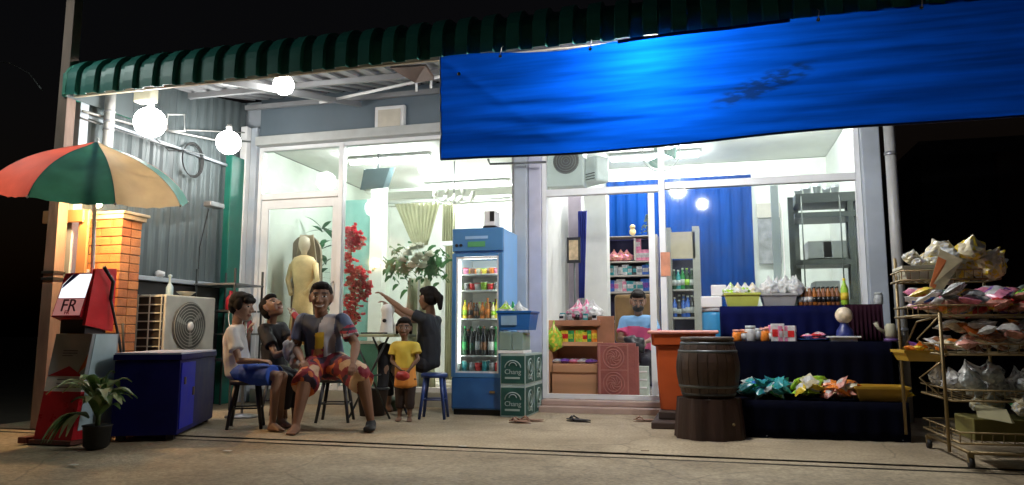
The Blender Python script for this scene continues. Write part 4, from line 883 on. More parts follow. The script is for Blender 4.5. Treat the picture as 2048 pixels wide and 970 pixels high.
# orange bin
ob = thing('orange_bin', 'tall orange plastic bin with a pink lid before the doorway', 'bin', (-.5, 7.6, .1))
bx0, bx1 = P(1312, 740, 7.35).x, P(1425, 740, 7.35).x; bzt, bzb = P(1360, 668, 7.3).z, .14
M_or = mat('orange_plastic', (.45, .075, .015), .4, var=.1)
m = MB(); rn = []
for z, e in ((bzb, -.03), (bzb+.25, -.015), (bzt-.12, .0), (bzt-.1, .035), (bzt, .04)):
    rn.append([m.b.verts.new(q) for q in ((bx0-e, 7.35-e, z), (bx1+e, 7.35-e, z), (bx1+e, 7.9+e, z), (bx0-e, 7.9+e, z))])
for A_, B_ in zip(rn, rn[1:]):
    for j in range(4): m.b.faces.new((A_[j], A_[(j+1) % 4], B_[(j+1) % 4], B_[j]))
m.b.faces.new(rn[0][::-1]); m.b.faces.new(rn[-1]); 
bmesh.ops.bevel(m.b, geom=[e for e in m.b.edges if abs(e.verts[0].co.z-e.verts[1].co.z) > .05], offset=.03, segments=3, affect='EDGES')
obj('tub', m, M_or, ob)
obj('lid', MB().box((bx0-.07, 7.28, bzt+.001), (bx1+.07, 7.98, bzt+.035), .014), mat('pink_plastic', (.72, .3, .24), .4), ob)
tag(obj('bin_stand', MB().box((bx0-.03, 7.0, .0), (bx1+.05, 7.9, .06), .01).box((bx0+.02, 7.25, .062), (bx1, 7.88, .135), .01), mat('dark_plank', (.05, .028, .02), .7)), 'low dark timber stand under the orange bin', 'stand')
# ================================================================== BARREL
bq = PZ(1420, 878); bq.y += .12; bq.x -= .0
M_bw = mat('dark_barrel_wood', (.045, .021, .01), .55, var=.45, sc=3, bump=.3, bsc=14, stretch=(2, 2, .3)); M_bw2 = mat('stump_wood', (.035, .014, .009), .55, var=.4, sc=4, bump=.4, bsc=16, stretch=(2, 2, .25))
sm = thing('wooden_stump', 'dark fluted wooden stump under the barrel', 'stump', tuple(bq))
m = MB(); n_ = 48
def stf(a, b):
    th = 2*math.pi*a; r_ = (.285-.03*b)*(1+.035*math.sin(th*9)+.02*math.sin(th*21+1)); return bq+Vector((r_*math.cos(th), r_*math.sin(th), .33*b))
m.grid(72, 5, stf); obj('trunk', m, M_bw2, sm); obj('trunk_top', MB().lathe([(.0001, .325), (.25, .327), (.252, .32)], bq, 30), M_bw2, sm)
e_ = PZ(1468, 850); obj('brass_stud', MB().ball(bq+Vector((.19, -.205, .13)), .013, 2), M_chrome, sm)
ba = thing('wooden_barrel', 'dark wooden barrel standing on a stump beside the orange bin', 'barrel', tuple(bq+Vector((0, 0, .33))))
zs = [0, .02, .12, .23, .34, .44, .455]
def br_(t): return .205+.05*math.sin(math.pi*min(1, max(0, t)))
for k in range(20):
    m = MB(); a0, a1 = 2*math.pi*k/20+.008, 2*math.pi*(k+1)/20-.008
    def fn(a, b, a0=a0, a1=a1): th = a0+(a1-a0)*a; r_ = br_(b); return bq+Vector((r_*math.cos(th), r_*math.sin(th), .335+.47*b))
    m.grid(2, 8, fn, smooth=False)
    o = obj('stave', m, M_bw, ba); md = o.modifiers.new('solid', 'SOLIDIFY'); md.thickness = .016; md.offset = 0
obj('barrel_core', MB().lathe([(br_(0)-.012, .336)]+[(br_(t/8)-.011, .335+.47*t/8) for t in range(1, 8)]+[(br_(1)-.012, .8), (.0001, .8)], bq, 24), M_black, ba)
for t_ in (.06, .2, .8, .94): obj('hoop', MB().lathe([(br_(t_)+.008, .335+.47*t_-.014), (br_(t_)+.013, .335+.47*t_), (br_(t_)+.008, .335+.47*t_+.014)], bq, 36), M_dsteel, ba)
obj('lid', MB().lathe([(.0001, .835), (.21, .835), (.222, .83), (.222, .808), (.2, .805)], bq, 36), mat('worn_lid', (.12, .09, .08), .5, var=.3), ba)
# ================================================================== STALL
M_cloth = mat('navy_cloth', (.001, .0015, .008), .9, var=.3, sc=5, spec=.08); M_cloth2 = mat('indigo_cloth', (.003, .005, .045), .85, var=.3, sc=5, spec=.08); M_red_cl = mat('dark_red_cloth', (.022, .005, .012), .8, spec=.1)
sl = thing('stall_tiers', 'stepped display stall draped in navy cloth at the right of the shop', 'stall', (.85, 7.2, 0))
xs0, xs1 = .14, 1.5
def drape(x0, x1, y, z0, z1, ph=0): return MB().grid(80, 4, lambda a, b: Vector((x0+(x1-x0)*a, y-.012*math.sin(a*55+ph)*(1-b)-.01*(1-b), z0+(z1-z0)*b)))
zT1, zT2, zT3 = .30, P(1640, 684, 7.1).z, P(1640, 612, 7.65).z
obj('lower_tier', MB().box((xs0, 6.66, .02), (xs1, 7.08, zT1)), M_cloth, sl); obj('drape', drape(xs0-.005, xs1+.005, 6.64, .004, zT1+.012), M_cloth, sl, solid=.004)
obj('middle_tier', MB().box((xs0+.02, 7.1, .02), (xs1, 7.62, zT2)), M_cloth, sl); obj('drape', drape(xs0+.015, xs1+.005, 7.08, .32, zT2+.006, 1), M_cloth, sl, solid=.004)
obj('upper_tier', MB().box((xs0-.05, 7.66, .02), (xs1+.05, 8.15, zT3)), M_cloth2, sl); obj('drape', drape(xs0-.05, P(1690, 650, 7.64).x, 7.64, zT2+.01, zT3+.005, 2), M_cloth2, sl, solid=.004)
obj('drape', drape(P(1692, 650, 7.64).x, xs1+.06, 7.635, zT2+.01, zT3+.012, 3), M_red_cl, sl, solid=.004)
# top tier goods
def P3(u, Y, z=None): q = P(u, 600, Y); return Vector((q.x, Y, z if z is not None else q.z))
ykb = thing('yellow_basket', 'yellow-green plastic basket of white bags at the left of the top stall tier', 'basket', tuple(P3(1482, 7.8, zT3)))
a, b = P3(1450, 7.7), P3(1520, 7.7)
obj('tub', basket(a.x, b.x, 7.68, 7.98, zT3+.008, zT3+.14), mat('lime_plastic', (.55, .6, .12), .4, transl=.2), ykb)
for i in range(8): goods('bag', 'white', (a.x+.06+.07*(i % 4), 7.76+.12*(i//4), zT3+.09), 'heaped in the yellow-green basket', 'cream' if i % 2 else 'lime', (0, 0, i), 1.0, v=i % 3)
cbx = thing('clear_tub', 'clear plastic tub of white knotted bags on the top stall tier', 'tub', tuple(P3(1560, 7.8, zT3)))
a, b = P3(1524, 7.7), P3(1594, 7.7)
obj('tub', basket(a.x, b.x, 7.68, 7.98, zT3+.008, zT3+.13), mat('milky_plastic', (.6, .6, .6), .3, transl=.5), cbx)
for i in range(10): goods('bag', 'white', (a.x+.05+.07*(i % 5), 7.75+.12*(i//5), zT3+.1), 'heaped in the clear tub', 'silver', (rg.uniform(-.3, .3), rg.uniform(-.3, .3), i), (1.0, 1.0, 1.35), v=i % 3)
for i in range(9):
    for j in range(2): goods('bottle', 'brown' if (i+j) % 3 else 'amber', (P3(1602+i*9.2, 7.75).x, 7.74+.1*j, zT3+.008), 'in the dark row on the top stall tier', 'black' if i > 2 else 'white', s=.85, grp='dark bottles on the top stall tier')
goods('bottle', 'lime', tuple(P3(1690, 7.72, zT3+.008)), 'standing taller than the dark row beside it', 'yellow', s=1.2, grp=None, word='patterned bottle')
goods('jar', 'silver', tuple(P3(1757, 7.75, zT3+.015)), 'alone at the right end of the top stall tier', 'silver', s=1.0, word='small dome')
# middle tier
z = zT2+.002
row([('jar', 'orange', 'salmon'), ('cup', 'white', 'orange'), ('jar', 'white', 'silver'), ('cup', 'grey', 'white')], z, P3(1466, 7.3).x, P3(1545, 7.3).x, 7.15, 7.4, 6, 2, 'at the left of the middle stall tier', 1.15)
row([('box', 'white', 'red'), ('box', 'pink', 'white')], z, P3(1543, 7.3).x, P3(1580, 7.3).x, 7.15, 7.35, 3, 2, 'beside the jars on the middle stall tier', 1.35)
t = thing('snack_plate', 'blue plate of red sweets in the middle of the middle stall tier', 'plate', tuple(P3(1622, 7.2, z)))
c_ = P3(1622, 7.25, z); obj('plate', MB().lathe([(.06, 0), (.14, .025), (.145, .024), (.06, .004)], c_, 20), mat('blue_plate', (.03, .15, .5), .3), t)
for i in range(8): goods('pouch', 'red' if i % 2 else 'pink', (c_.x+.07*math.cos(i), c_.y+.06*math.sin(i), z+.01+.006*i), 'heaped on the blue plate', 'white', (0, 0, i), .5)
# gumball-like globe jar
c_ = P3(1686, 7.22, z)
gj = thing('globe_jar', 'dark stand with a round white and yellow ball on top, on the middle stall tier', 'ornament', tuple(c_))
obj('stand', MB().lathe([(.075, 0), (.08, .02), (.07, .1), (.04, .14), (.035, .17)], c_, 16), mat('dark_blue_stand', (.02, .03, .15), .4), gj)
obj('ball', MB().ball(c_+Vector((0, 0, .235)), .075, 3), mat('cream_ball', (.72, .6, .42), .4, var=.5, sc=14), gj)
a, b = P(1655, 672, 7.12), P(1722, 668, 7.12); tag(obj('white_tray', MB().box((a.x, 7.1, z+.035), (b.x, 7.28, z+.05), .004).box((a.x+.03, 7.12, z), (b.x-.03, 7.26, z+.034)), [M_white]), 'thin white tray on a block in front of the ball ornament', 'tray')
c_ = P3(1770, 7.25, z)
fgm = thing('watering_can', 'cream watering can shaped vessel at the right end of the middle stall tier', 'vessel', tuple(c_))
obj('body', MB().lathe([(.04, .0), (.05, .03), (.045, .11), (.03, .13)], c_+Vector((.03, 0, .03)), 14), mat('cream_vessel', (.42, .4, .28), .5), fgm); obj('spout', MB().tube([c_+Vector((0, 0, .07)), c_+Vector((-.07, 0, .12)), c_+Vector((-.09, 0, .17))], [.02, .014, .02], 8), mat('cream_vessel', (.42, .4, .28)), fgm); obj('rim', MB().lathe([(.06, 0), (.06, .028), (.0001, .029)], c_+Vector((.03, 0, 0)), 14), mat('purple_base', (.12, .06, .2), .5), fgm)
# lower tier goods
z = zT1+.012
for i in range(44): goods('pouch', rg.choice(['teal', 'silver', 'teal', 'green']), (P3(1480, 6.8).x+rg.random()*.40, 6.72+rg.random()*.3, z+.02+rg.random()*.09), 'heaped at the left of the lowest stall tier', rg.choice(['silver', 'teal', 'blue']), (rg.uniform(-.8, .8), rg.uniform(-.6, .6), rg.random()*6), .75, v=i % 3)
for i in range(20): goods('pouch', rg.choice(['yellow', 'cream', 'lime']), (P3(1612, 6.8).x+rg.uniform(-.09, .09), 6.74+rg.random()*.25, z+.03+rg.random()*.11), 'heaped in the centre of the lowest stall tier', 'white', (rg.uniform(-.8, .8), rg.uniform(-.6, .6), rg.random()*6), .75, v=i % 3)
for i in range(20): goods('pouch', rg.choice(['salmon', 'cream', 'orange']), (P3(1668, 6.8).x+rg.uniform(-.1, .1), 6.72+rg.random()*.2, z+.02+rg.random()*.1), 'heaped right of the yellow packets on the lowest stall tier', rg.choice(['red', 'white']), (rg.uniform(-.8, .8), rg.uniform(-.6, .6), rg.random()*6), .75, v=i % 3)
yc = thing('yellow_crate', 'long yellow plastic crate at the right end of the lowest stall tier', 'crate', tuple(P3(1755, 6.8, z)))
a, b = P3(1702, 6.7), P3(1812, 6.7)
obj('tub', basket(a.x, b.x-.02, 6.69, 7.02, z, z+.12), mat('yellow_plastic', (.5, .3, .03), .45), yc)
for i in range(8): goods('pouch', 'yellow', (a.x+.08+.045*i, 6.85+.04*(i % 2), z+.035), 'lying inside the long yellow crate', 'orange', (.2, .1, i), .7)

# ================================================================== WIRE RACK at right
wr = thing('wire_rack', 'tall chrome wire snack rack on castors at the right edge', 'rack', (1.95, 6.0, 0))
X0, X1, Yf, Yb = 1.50, 2.75, 5.62, 6.5
def tb(*pts, r=.007, name='wire', par=wr, m=M_chrome): return obj(name, MB().tube(pts, r, 6), m, par)
for xx, yy_ in ((X0, Yf), (X0-.06, Yb), (X1, Yf), (2.06, Yb), (X1, Yb-.02)): tb((xx, yy_, .08), (xx, yy_, 1.0 if yy_ == Yf else (1.02 if yy_ < Yb else 1.46)), r=.012, name='post')
def wshelf(y0, y1, z, x0=X0-.05, x1=X1, lip=.07):
    m = MB(); m.tube([(x0, y0, z), (x1, y0, z), (x1, y1, z), (x0, y1, z)], .008, 6, closed=True); m.tube([(x0, y0-.02, z+lip), (x1, y0-.02, z+lip), (x1, y1, z+lip), (x0, y1, z+lip)], .006, 6, closed=True)
    n_ = int((x1-x0)/.06)
    for i in range(n_+1): xx = x0+(x1-x0)*i/n_; m.tube([(xx, y0-.02, z+lip), (xx, y0, z), (xx, y1, z)], .003, 4, caps=False)
    for i in range(5): yy_ = y0+(y1-y0)*i/5; m.tube([(x0, yy_, z), (x0, yy_, z+lip)], .003, 4, caps=False)
    return obj('wire_shelf', m, M_chrome, wr)
tiers = [('topmost', 6.15, 6.5, 1.26), ('second', 5.75, 6.45, .985), ('third', 5.62, 6.3, .72), ('fourth', 5.56, 6.3, .42), ('lowest', 5.45, 6.3, .16)]
for nm, y0, y1, zz in tiers: wshelf(y0, y1, zz, x0=(X0-.1 if nm in ('topmost', 'second') else X0+.02), x1=(2.06 if nm == 'topmost' else X1))
tb((X0-.05, Yb, .7), (X0+.02, Yb-.2, .95), (X0+.1, Yf+.1, 1.0)); tb((X0, Yf, .98), (X0-.09, Yf+.25, .82), (X0, Yf, .72)); tb((X0, Yf, .68), (X0-.09, Yf+.25, .55), (X0, Yf, .42))
for xx, yy_ in ((1.58, 5.47), (1.56, 6.35), (2.7, 5.47), (2.7, 6.35)):
    obj('castor', MB().lathe([(.012, -.014), (.034, -.014), (.036, 0), (.034, .014), (.012, .014)], (xx, yy_, .037), 14, axis='X'), M_rubber, wr); obj('castor_fork', MB().box((xx-.018, yy_-.012, .04), (xx+.018, yy_+.012, .1)), M_chrome, wr)
tb((1.58, 5.47, .1), (1.56, 6.35, .1), r=.012, name='base_bar'); tb((1.58, 5.47, .1), (2.7, 5.47, .1), r=.012, name='base_bar')
def heap(n, x0, x1, y0, y1, z, hgt, kinds, where, s=.8, tilt=.55):
    for i in range(n):
        k, c, c2 = rg.choice(kinds); a = rg.random()
        ps_ = ('' if n < 6 else 'far left' if i < n*.2 else 'left of centre' if i < n*.4 else 'centre' if i < n*.6 else 'right of centre' if i < n*.8 else 'far right')
        goods(k, c, (x0+(x1-x0)*(i+rg.random())/n, y0+(y1-y0)*rg.random(), z+.015+hgt*rg.random()*math.sin(math.pi*min(1, .15+.8*a))), (ps_+', '+where).lstrip(', '), c2, (rg.uniform(-tilt, tilt), rg.uniform(-tilt, tilt), rg.random()*6), s*rg.uniform(.85, 1.15), v=i % 4, grp=f'goods {where}')
M_milk = mat('pale_clear_bag', (.55, .58, .5), .25, var=.3, sc=18, transl=.3)
# topmost: crumpled pale bags + white basket
q = thing('white_basket', 'white plastic basket on the topmost tier of the wire rack', 'basket', (1.52, 6.3, 1.27))
obj('tub', basket(1.42, 1.72, 6.16, 6.46, 1.265, 1.37), mat('cream_plastic2', (.6, .58, .45), .4), q)
heap(6, 1.46, 1.7, 6.2, 6.42, 1.34, .05, [('bag', 'cream', 'white'), ('bag', 'white', 'cream')], 'poking out of the white basket', .7, .3)
heap(26, 1.64, 2.04, 6.15, 6.42, 1.28, .15, [('bag', 'cream', 'white'), ('bag', 'white', 'cream'), ('bag', 'cream', 'yellow'), ('bag', 'silver', 'white')], 'heaped on the topmost tier of the wire rack', 1.15, 1.2)
# sign card hanging
m = MB(); a = P(1872, 575, 6.0); b = P(1935, 512, 6.0)
pts = [P(1858, 575, 5.95), P(1882, 586, 5.95), P(1926, 520, 6.0), P(1880, 498, 6.05)]
sg = thing('price_card', 'slanted cream and orange card hanging from the topmost tier of the wire rack', 'card', tuple(pts[0]))
obj('card', MB().quad(*pts), mat('cream_card', (.6, .5, .3), .6, var=.3, sc=9), sg, solid=.004)
cpt = [pts[0].lerp(pts[3], .05), pts[0].lerp(pts[1], .45).lerp(pts[3].lerp(pts[2], .45), .02), pts[0].lerp(pts[1], .4).lerp(pts[3].lerp(pts[2], .4), .8), pts[0].lerp(pts[3], .8)]
obj('orange_print', MB().quad(*[c_+Vector((0, -.005, 0)) for c_ in cpt]), mat('orange_print', (.7, .2, .06), .6), sg, solid=.002)
heap(95, 1.44, 2.7, 5.75, 6.3, .99, .16, [('pouch', 'red', 'yellow'), ('pouch', 'salmon', 'cream'), ('pouch', 'white', 'blue'), ('pouch', 'pink', 'white'), ('pouch', 'white', 'pink'), ('pouch', 'yellow', 'orange'), ('pouch', 'purple', 'silver'), ('pouch', 'grey', 'white'), ('pouch', 'green', 'white')], 'heaped on the second tier of the wire rack', .85)
heap(16, 1.85, 2.4, 5.72, 5.9, 1.0, .05, [('pouch', 'salmon', 'red'), ('pouch', 'red', 'brown')], 'along the front of the second tier of the wire rack', .85, .5)
heap(5, 2.05, 2.25, 5.9, 6.1, 1.08, .08, [('pouch', 'lime', 'yellow'), ('pouch', 'lime', 'green')], 'at the crest of the second tier heap', .8)
yt = thing('yellow_tray', 'yellow tray hooked on the left side of the third rack tier', 'tray', (1.56, 6.15, .7))
obj('tub', basket(1.36, 1.62, 6.0, 6.42, .66, .74), mat('yellow_plastic', (.5, .3, .03), .45), yt)
heap(7, 1.4, 1.6, 6.05, 6.35, .7, .04, [('pouch', 'yellow', 'orange'), ('pouch', 'orange', 'white'), ('pouch', 'purple', 'white')], 'in the yellow tray on the wire rack', .6)
heap(60, 1.58, 2.7, 5.62, 6.2, .73, .15, [('pouch', 'orange', 'cream'), ('pouch', 'salmon', 'white'), ('pouch', 'cream', 'orange'), ('pouch', 'brown', 'orange'), ('pouch', 'white', 'brown')], 'heaped on the third tier of the wire rack', .85)
heap(32, 1.6, 2.7, 5.6, 6.2, .43, .10, [('bag', 'silver', 'white'), ('bag', 'white', 'grey'), ('bag', 'silver', 'grey')], 'heaped on the fourth tier of the wire rack', .95, .4)
for i, (x_, y_, lab) in enumerate(((1.62, 5.5, 'open olive carton with a cream flap, at the left of the lowest rack tier'), (2.02, 5.52, 'olive carton beside the cream flap carton on the lowest rack tier'), (2.42, 5.5, 'olive carton at the right of the lowest rack tier'))):
    t = thing('olive_carton', lab, 'carton', (x_+.19, y_+.2, .17)); M_ol = mat('olive_card', (.16, .14, .035), .6, var=.25)
    obj('carton', MB().box((x_, y_, .172), (x_+.37, y_+.4, .31+.02*i), .006), M_ol, t)
    if i < 2: obj('flap', MB().hexa([Vector(v_)+Vector((x_, y_, .315+.02*i)) for v_ in ((0.02, -.02, .01), (.2-.08*i, -.06, -.02), (.22-.08*i, -.04, -.02), (.04, 0, .01), (.03, .06, .09), (.2-.08*i, .02, .06), (.2-.08*i, .03, .06), (.03, .07, .09))]), mat('cream_flap', (.7, .65, .4), .6), t)
heap(12, 1.66, 2.7, 5.5, 5.9, .32, .05, [('bag', 'silver', 'cream'), ('pouch', 'cream', 'white'), ('pouch', 'green', 'white')], 'on top of the olive cartons', .8, .4)
#@@P3
# ================================================================== INTERIOR, left room
LR = ' in the left room'
# teal partition and pillars
tp_ = thing('partition_wall', 'teal partition with white pillar edges in the left room', 'partition', tuple(P(700, 600, 10.9)))
a, b = P(636, 600, 10.9), P(742, 600, 10.9)
obj('panel', MB().box((a.x, 10.9, .13), (b.x, 10.96, 3.05)), M_tealw, tp_); obj('end_post', MB().box((b.x, 10.8, .12), (b.x+.22, 10.98, 3.41)), M_wallw, tp_)
a, b = P(528, 600, 9.4), P(548, 600, 9.4)
cornice = obj('cornice', MB().box((-5.89, 12.85, 3.3), (-2.06, 12.99, 3.415)).box((-5.89, 11.9, 3.36), (-2.06, 12.0, 3.415)), M_wallw, B)
# arch niche + gold dress mannequin
an = thing('arched_screen', 'tan arched screen standing behind the gold dress', 'screen', tuple(P(590, 600, 9.6)))
a, b = P(577, 600, 9.62), P(640, 600, 9.62); zt_ = P(600, 470, 9.6).z; m = MB(); pts = []
hw = (b.x-a.x)/2; cxa = (a.x+b.x)/2
for i in range(13): t_ = math.pi*i/12; pts.append((cxa+hw*math.cos(t_), 9.62, zt_-hw*1.2+hw*1.2*math.sin(t_)))
vs = [m.b.verts.new(p_) for p_ in [(b.x, 9.62, .13)]+pts+[(a.x, 9.62, .13)]]; m.b.faces.new(vs); obj('board', m, mat('tan_board', (.2, .15, .09), .6, var=.15), an, solid=.05)
mq = thing('dress_mannequin', 'mannequin in a long gold dress behind the glass door', 'mannequin', tuple(P(605, 600, 9.3))); c_ = P(605, 600, 9.3); c_.z = .13
zq = lambda v: P(605, v, 9.3).z-.13
M_gold = mat('gold_dress', (.8, .58, .28), .5, var=.25, sc=5, bump=.3, bsc=12); M_veil = mat('white_veil', (.5, .42, .3), .6, var=.1, transl=.4)
obj('dress', MB().lathe([(.30, 0), (.27, .35), (.2, .75), (.155, zq(620)), (.13, zq(575)), (.17, zq(545)), (.19, zq(525)), (.14, zq(515)), (.04, zq(510))], c_, 28, sq=.7), M_gold, mq)
obj('head', MB().lathe([(.045, zq(512)), (.04, zq(505)), (.07, zq(498)), (.085, zq(488)), (.07, zq(477)), (.001, zq(472))], c_, 18), mat('mannequin_head', (.7, .6, .45), .5), mq)
obj('veil', MB().grid(16, 10, lambda s, q: c_+Vector(((.1+.13*q)*math.sin((s-.5)*3.2), .05+(.08+.05*q)*math.cos((s-.5)*3.2), zq(468)-q*.75))), M_veil, mq, solid=.004)
for sx in (-1, 1): obj('arm', MB().tube([c_+Vector((sx*.18, 0, zq(528))), c_+Vector((sx*.23, -.02, zq(560))), c_+Vector((sx*.1, -.14, zq(590)))], [.045, .038, .03], 8), M_gold, mq)
# potted palm
pp_ = P(640, 600, 9.9); pp_.z = .13; zpt = P(640, 425, 9.9).z
pm = thing('potted_palm', 'tall leafy palm between the gold dress and the teal partition', 'plant', tuple(pp_))
obj('pot', MB().lathe([(.12, 0), (.17, .3), (.18, .3), (.15, .28), (.01, .27)], pp_, 16), M_white, pm); obj('trunk', MB().tube([pp_+Vector((0, 0, .25)), pp_+Vector((.02, 0, 1.2)), pp_+Vector((0, 0, 1.9))], [.03, .025, .015], 7), mat('palm_stem', (.12, .1, .04)), pm)
M_palm = mat('palm_leaf', (.03, .12, .05), .45, var=.5, sc=8, transl=.25); rp = random.Random(9)
for k in range(58):
    a = rp.random()*6.28; base = pp_+Vector((0, 0, rp.uniform(.8, zpt-.35))); L_ = rp.uniform(.22, .42); el = rp.uniform(-.1, 1.1)
    def fn(s, q, a=a, L_=L_, el=el, base=base):
        x = L_*q*math.cos(el); z = L_*(q*math.sin(el)-.35*q*q); ww = .045*math.sin(math.pi*min(1, q*.9+.08))*(s-.5)*2
        return base+Vector((x*math.cos(a)-ww*math.sin(a), x*math.sin(a)+ww*math.cos(a), z))
    obj('leaf', MB().grid(2, 5, fn), M_palm, pm)
# flower helper
def blossom(m, c_, r, n, rr):
    for k in range(n):
        a = 6.28*k/n+rr.random(); t_ = rr.uniform(.2, .8)
        d = Vector((math.cos(a)*math.sin(t_*1.8), math.sin(a)*math.sin(t_*1.8), math.cos(t_*1.8))); p_ = c_+d*r*.5
        q = d.cross(Vector((.3, .2, 1))).normalized()*r*.45; s_ = d.cross(q).normalized()*r*.45
        vs = [m.b.verts.new(v_) for v_ in (c_+d*r*.1, p_+q, c_+d*r*1.05, p_-q)]; f = m.b.faces.new(vs); f.smooth = False; f.material_index = m.mi
rf = random.Random(3)
va = thing('red_flower_garland', 'tall red flower garland hanging behind the left glass pane', 'flowers', tuple(P(708, 500, 9.0)))
M_rf = mat('red_petals', (.8, .06, .1), .6, var=.3, sc=12, transl=.25); M_pf = mat('pink_petals', (.8, .3, .25), .6, transl=.25)
obj('stem', MB().tube([P(706, 450, 9.0), P(700, 540, 9.02), P(712, 600, 9.0), P(706, 680, 9.0), Vector((P(706, 680, 9).x, 9, .13))], .012, 6), mat('palm_stem', (.1, .1, .04)), va)
cl = [(708, 472, 22), (702, 492, 22), (716, 484, 16), (698, 520, 12), (700, 545, 18), (708, 562, 22), (714, 580, 20), (726, 558, 12), (735, 575, 12), (728, 592, 14), (702, 600, 18), (700, 625, 22), (708, 640, 16), (720, 545, 10), (696, 462, 10)]
for i, (u, v, r_) in enumerate(cl):
    m = MB()
    for k in range(int(r_*1.7)):
        m.m(1 if rf.random() < .2 else 0); blossom(m, P(u+rf.gauss(0, r_*.4), v+rf.gauss(0, r_*.45), 9.0+rf.uniform(-.06, .06)), .055, 7, rf)
    obj('flower_cluster', m, [M_rf, M_pf], va)
# white flower arrangement
wf = thing('white_flower_stand', 'white rose and fern arrangement on a stand near the drinks fridge', 'flowers', tuple(P(835, 530, 9.8)))
M_wfl = mat('white_petals', (.8, .8, .7), .6, transl=.3); M_fern = mat('fern_green', (.05, .16, .05), .5, var=.4, sc=9, transl=.25)
for (u, v) in ((825, 498), (838, 495), (815, 510), (836, 513), (848, 520), (828, 525), (858, 512), (822, 535), (845, 535), (803, 522)):
    m = MB(); c_ = P(u, v, 9.7)
    for k in range(5): blossom(m, c_+Vector((rf.gauss(0, .012), rf.gauss(0, .01), rf.gauss(0, .012))), .085, 9, rf)
    obj('rose', m, M_wfl, wf)
for side in range(180):
    u, v = rf.gauss(800, 16) if side % 2 else rf.gauss(868, 13), rf.gauss(528, 17)
    base = P(u, v, 9.8); a = rf.random()*6.28; L_ = rf.uniform(.08, .2)
    if side < 180:
        if side % 6 == 0: m = MB()
        m.grid(1, 3, lambda s, q, a=a, L_=L_, base=base: base+Vector((L_*q*math.cos(a)-.05*(s-.5)*math.sin(q*3), L_*q*math.sin(a)*.4, L_*(.3*q-.9*q*q)+.03*(s-.5))))
        if side % 6 == 5: obj('fern_leaf_spray', m, M_fern, wf)
sc_ = P(838, 560, 9.8)
obj('drape', MB().grid(26, 8, lambda s, q: Vector((sc_.x+(.16+.10*(1-q))*math.sin((s-.5)*5), 9.82+.07*math.cos((s-.5)*5)+.014*math.sin(s*60), .13+(sc_.z-.1)*q))), mat('pale_green_satin', (.6, .62, .42), .45, var=.1), wf, solid=.004)
obj('pole', MB().tube([(sc_.x, 9.8, .13), (sc_.x, 9.8, sc_.z)], .02, 8), M_white, wf)
# curtain gathered
cu = thing('gathered_curtain', 'pale green curtain gathered to a point on the left room back wall', 'curtain', tuple(P(838, 420, 11.5)))
t0, t1, bq0, bq1 = P(790, 408, 11.5), P(882, 404, 11.5), P(826, 492, 11.5), P(856, 490, 11.5)
def cf(s, q):
    top = t0.lerp(t1, s); bot = bq0.lerp(bq1, s); p_ = bot.lerp(top, q**.85); p_.y += .035*math.sin(s*62)*(.4+.6*q); return p_
obj('cloth', MB().grid(70, 8, cf), mat('curtain_pale_green', (.5, .5, .33), .7, var=.12, transl=.2), cu, solid=.005)
obj('rail', MB().tube([t0+Vector((-.15, 0, .02)), t1+Vector((1.2, 0, .02))], .02, 8), M_white, cu)
obj('cloth', MB().grid(60, 8, lambda s, q: Vector((t1.x+.02+.22*s, 11.52+.03*math.sin(s*34), .13+(t1.z-.13)*q))), mat('curtain_pale_green', (.5, .5, .33)), cu, solid=.005)
# hanging screen
tv = thing('wall_monitor', 'dark monitor hung at a tilt from the left room ceiling', 'monitor', tuple(P(750, 358, 9.4)))
a = P(750, 357, 9.4); m = MB(); cr = [P(728, 338, 9.3), P(780, 335, 9.5), P(766, 376, 9.4), P(720, 380, 9.2)]
bk = [c_+Vector((.03, .12, .03)) for c_ in cr]
m.hexa([cr[3], cr[2], bk[2], bk[3], cr[0], cr[1], bk[1], bk[0]]); obj('case', m, mat('monitor_dark', (.06, .1, .11), .35), tv)
obj('bracket', MB().tube([a+Vector((0, .1, .1)), Vector((a.x, a.y+.1, 3.42))], .018, 6), M_steel, tv)
# chandelier
ch = thing('chandelier', 'white glass chandelier hanging in the left room above the fridge', 'chandelier', tuple(P(908, 395, 10.2)))
c_ = P(908, 398, 10.2); M_cg = mat('chandelier_white', (.75, .75, .68), .3)
obj('stem', MB().tube([c_, Vector((c_.x, c_.y, 3.42))], .012, 6), M_steel, ch); obj('hub', MB().lathe([(.01, -.08), (.05, -.03), (.03, .03), (.015, .08)], c_, 12), M_cg, ch)
for k in range(8):
    a = k*math.pi/4; d = Vector((math.cos(a), math.sin(a), 0))
    obj('arm', MB().tube([c_, c_+d*.12+Vector((0, 0, -.07)), c_+d*.26+Vector((0, 0, -.03)), c_+d*.3+Vector((0, 0, .02))], .008, 5), M_cg, ch)
    obj('candle_shade', MB().lathe([(.02, 0), (.035, .03), (.04, .08), (.03, .085)], c_+d*.3+Vector((0, 0, .02)), 10), M_cg, ch)
    obj('crystal', MB().lathe([(.001, -.05), (.014, -.02), (.001, 0)], c_+d*.3+Vector((0, 0, -.02)), 6), M_cg, ch)
# inner sliding door frame
idf = thing('inner_door_frame', 'white sliding door frame inside the left room', 'door frame', tuple(P(880, 600, 11.0)))
for u in (885, 1000): a = P(u, 600, 11.0); obj('upright', MB().box((a.x-.03, 11, .13), (a.x+.03, 11.05, 2.25)), M_alu, idf)
a, b = P(885, 600, 11), P(1000, 600, 11); obj('head_rail', MB().box((a.x-.029, 10.99, 2.26), (b.x+.03, 11.06, 2.33)), M_alu, idf)
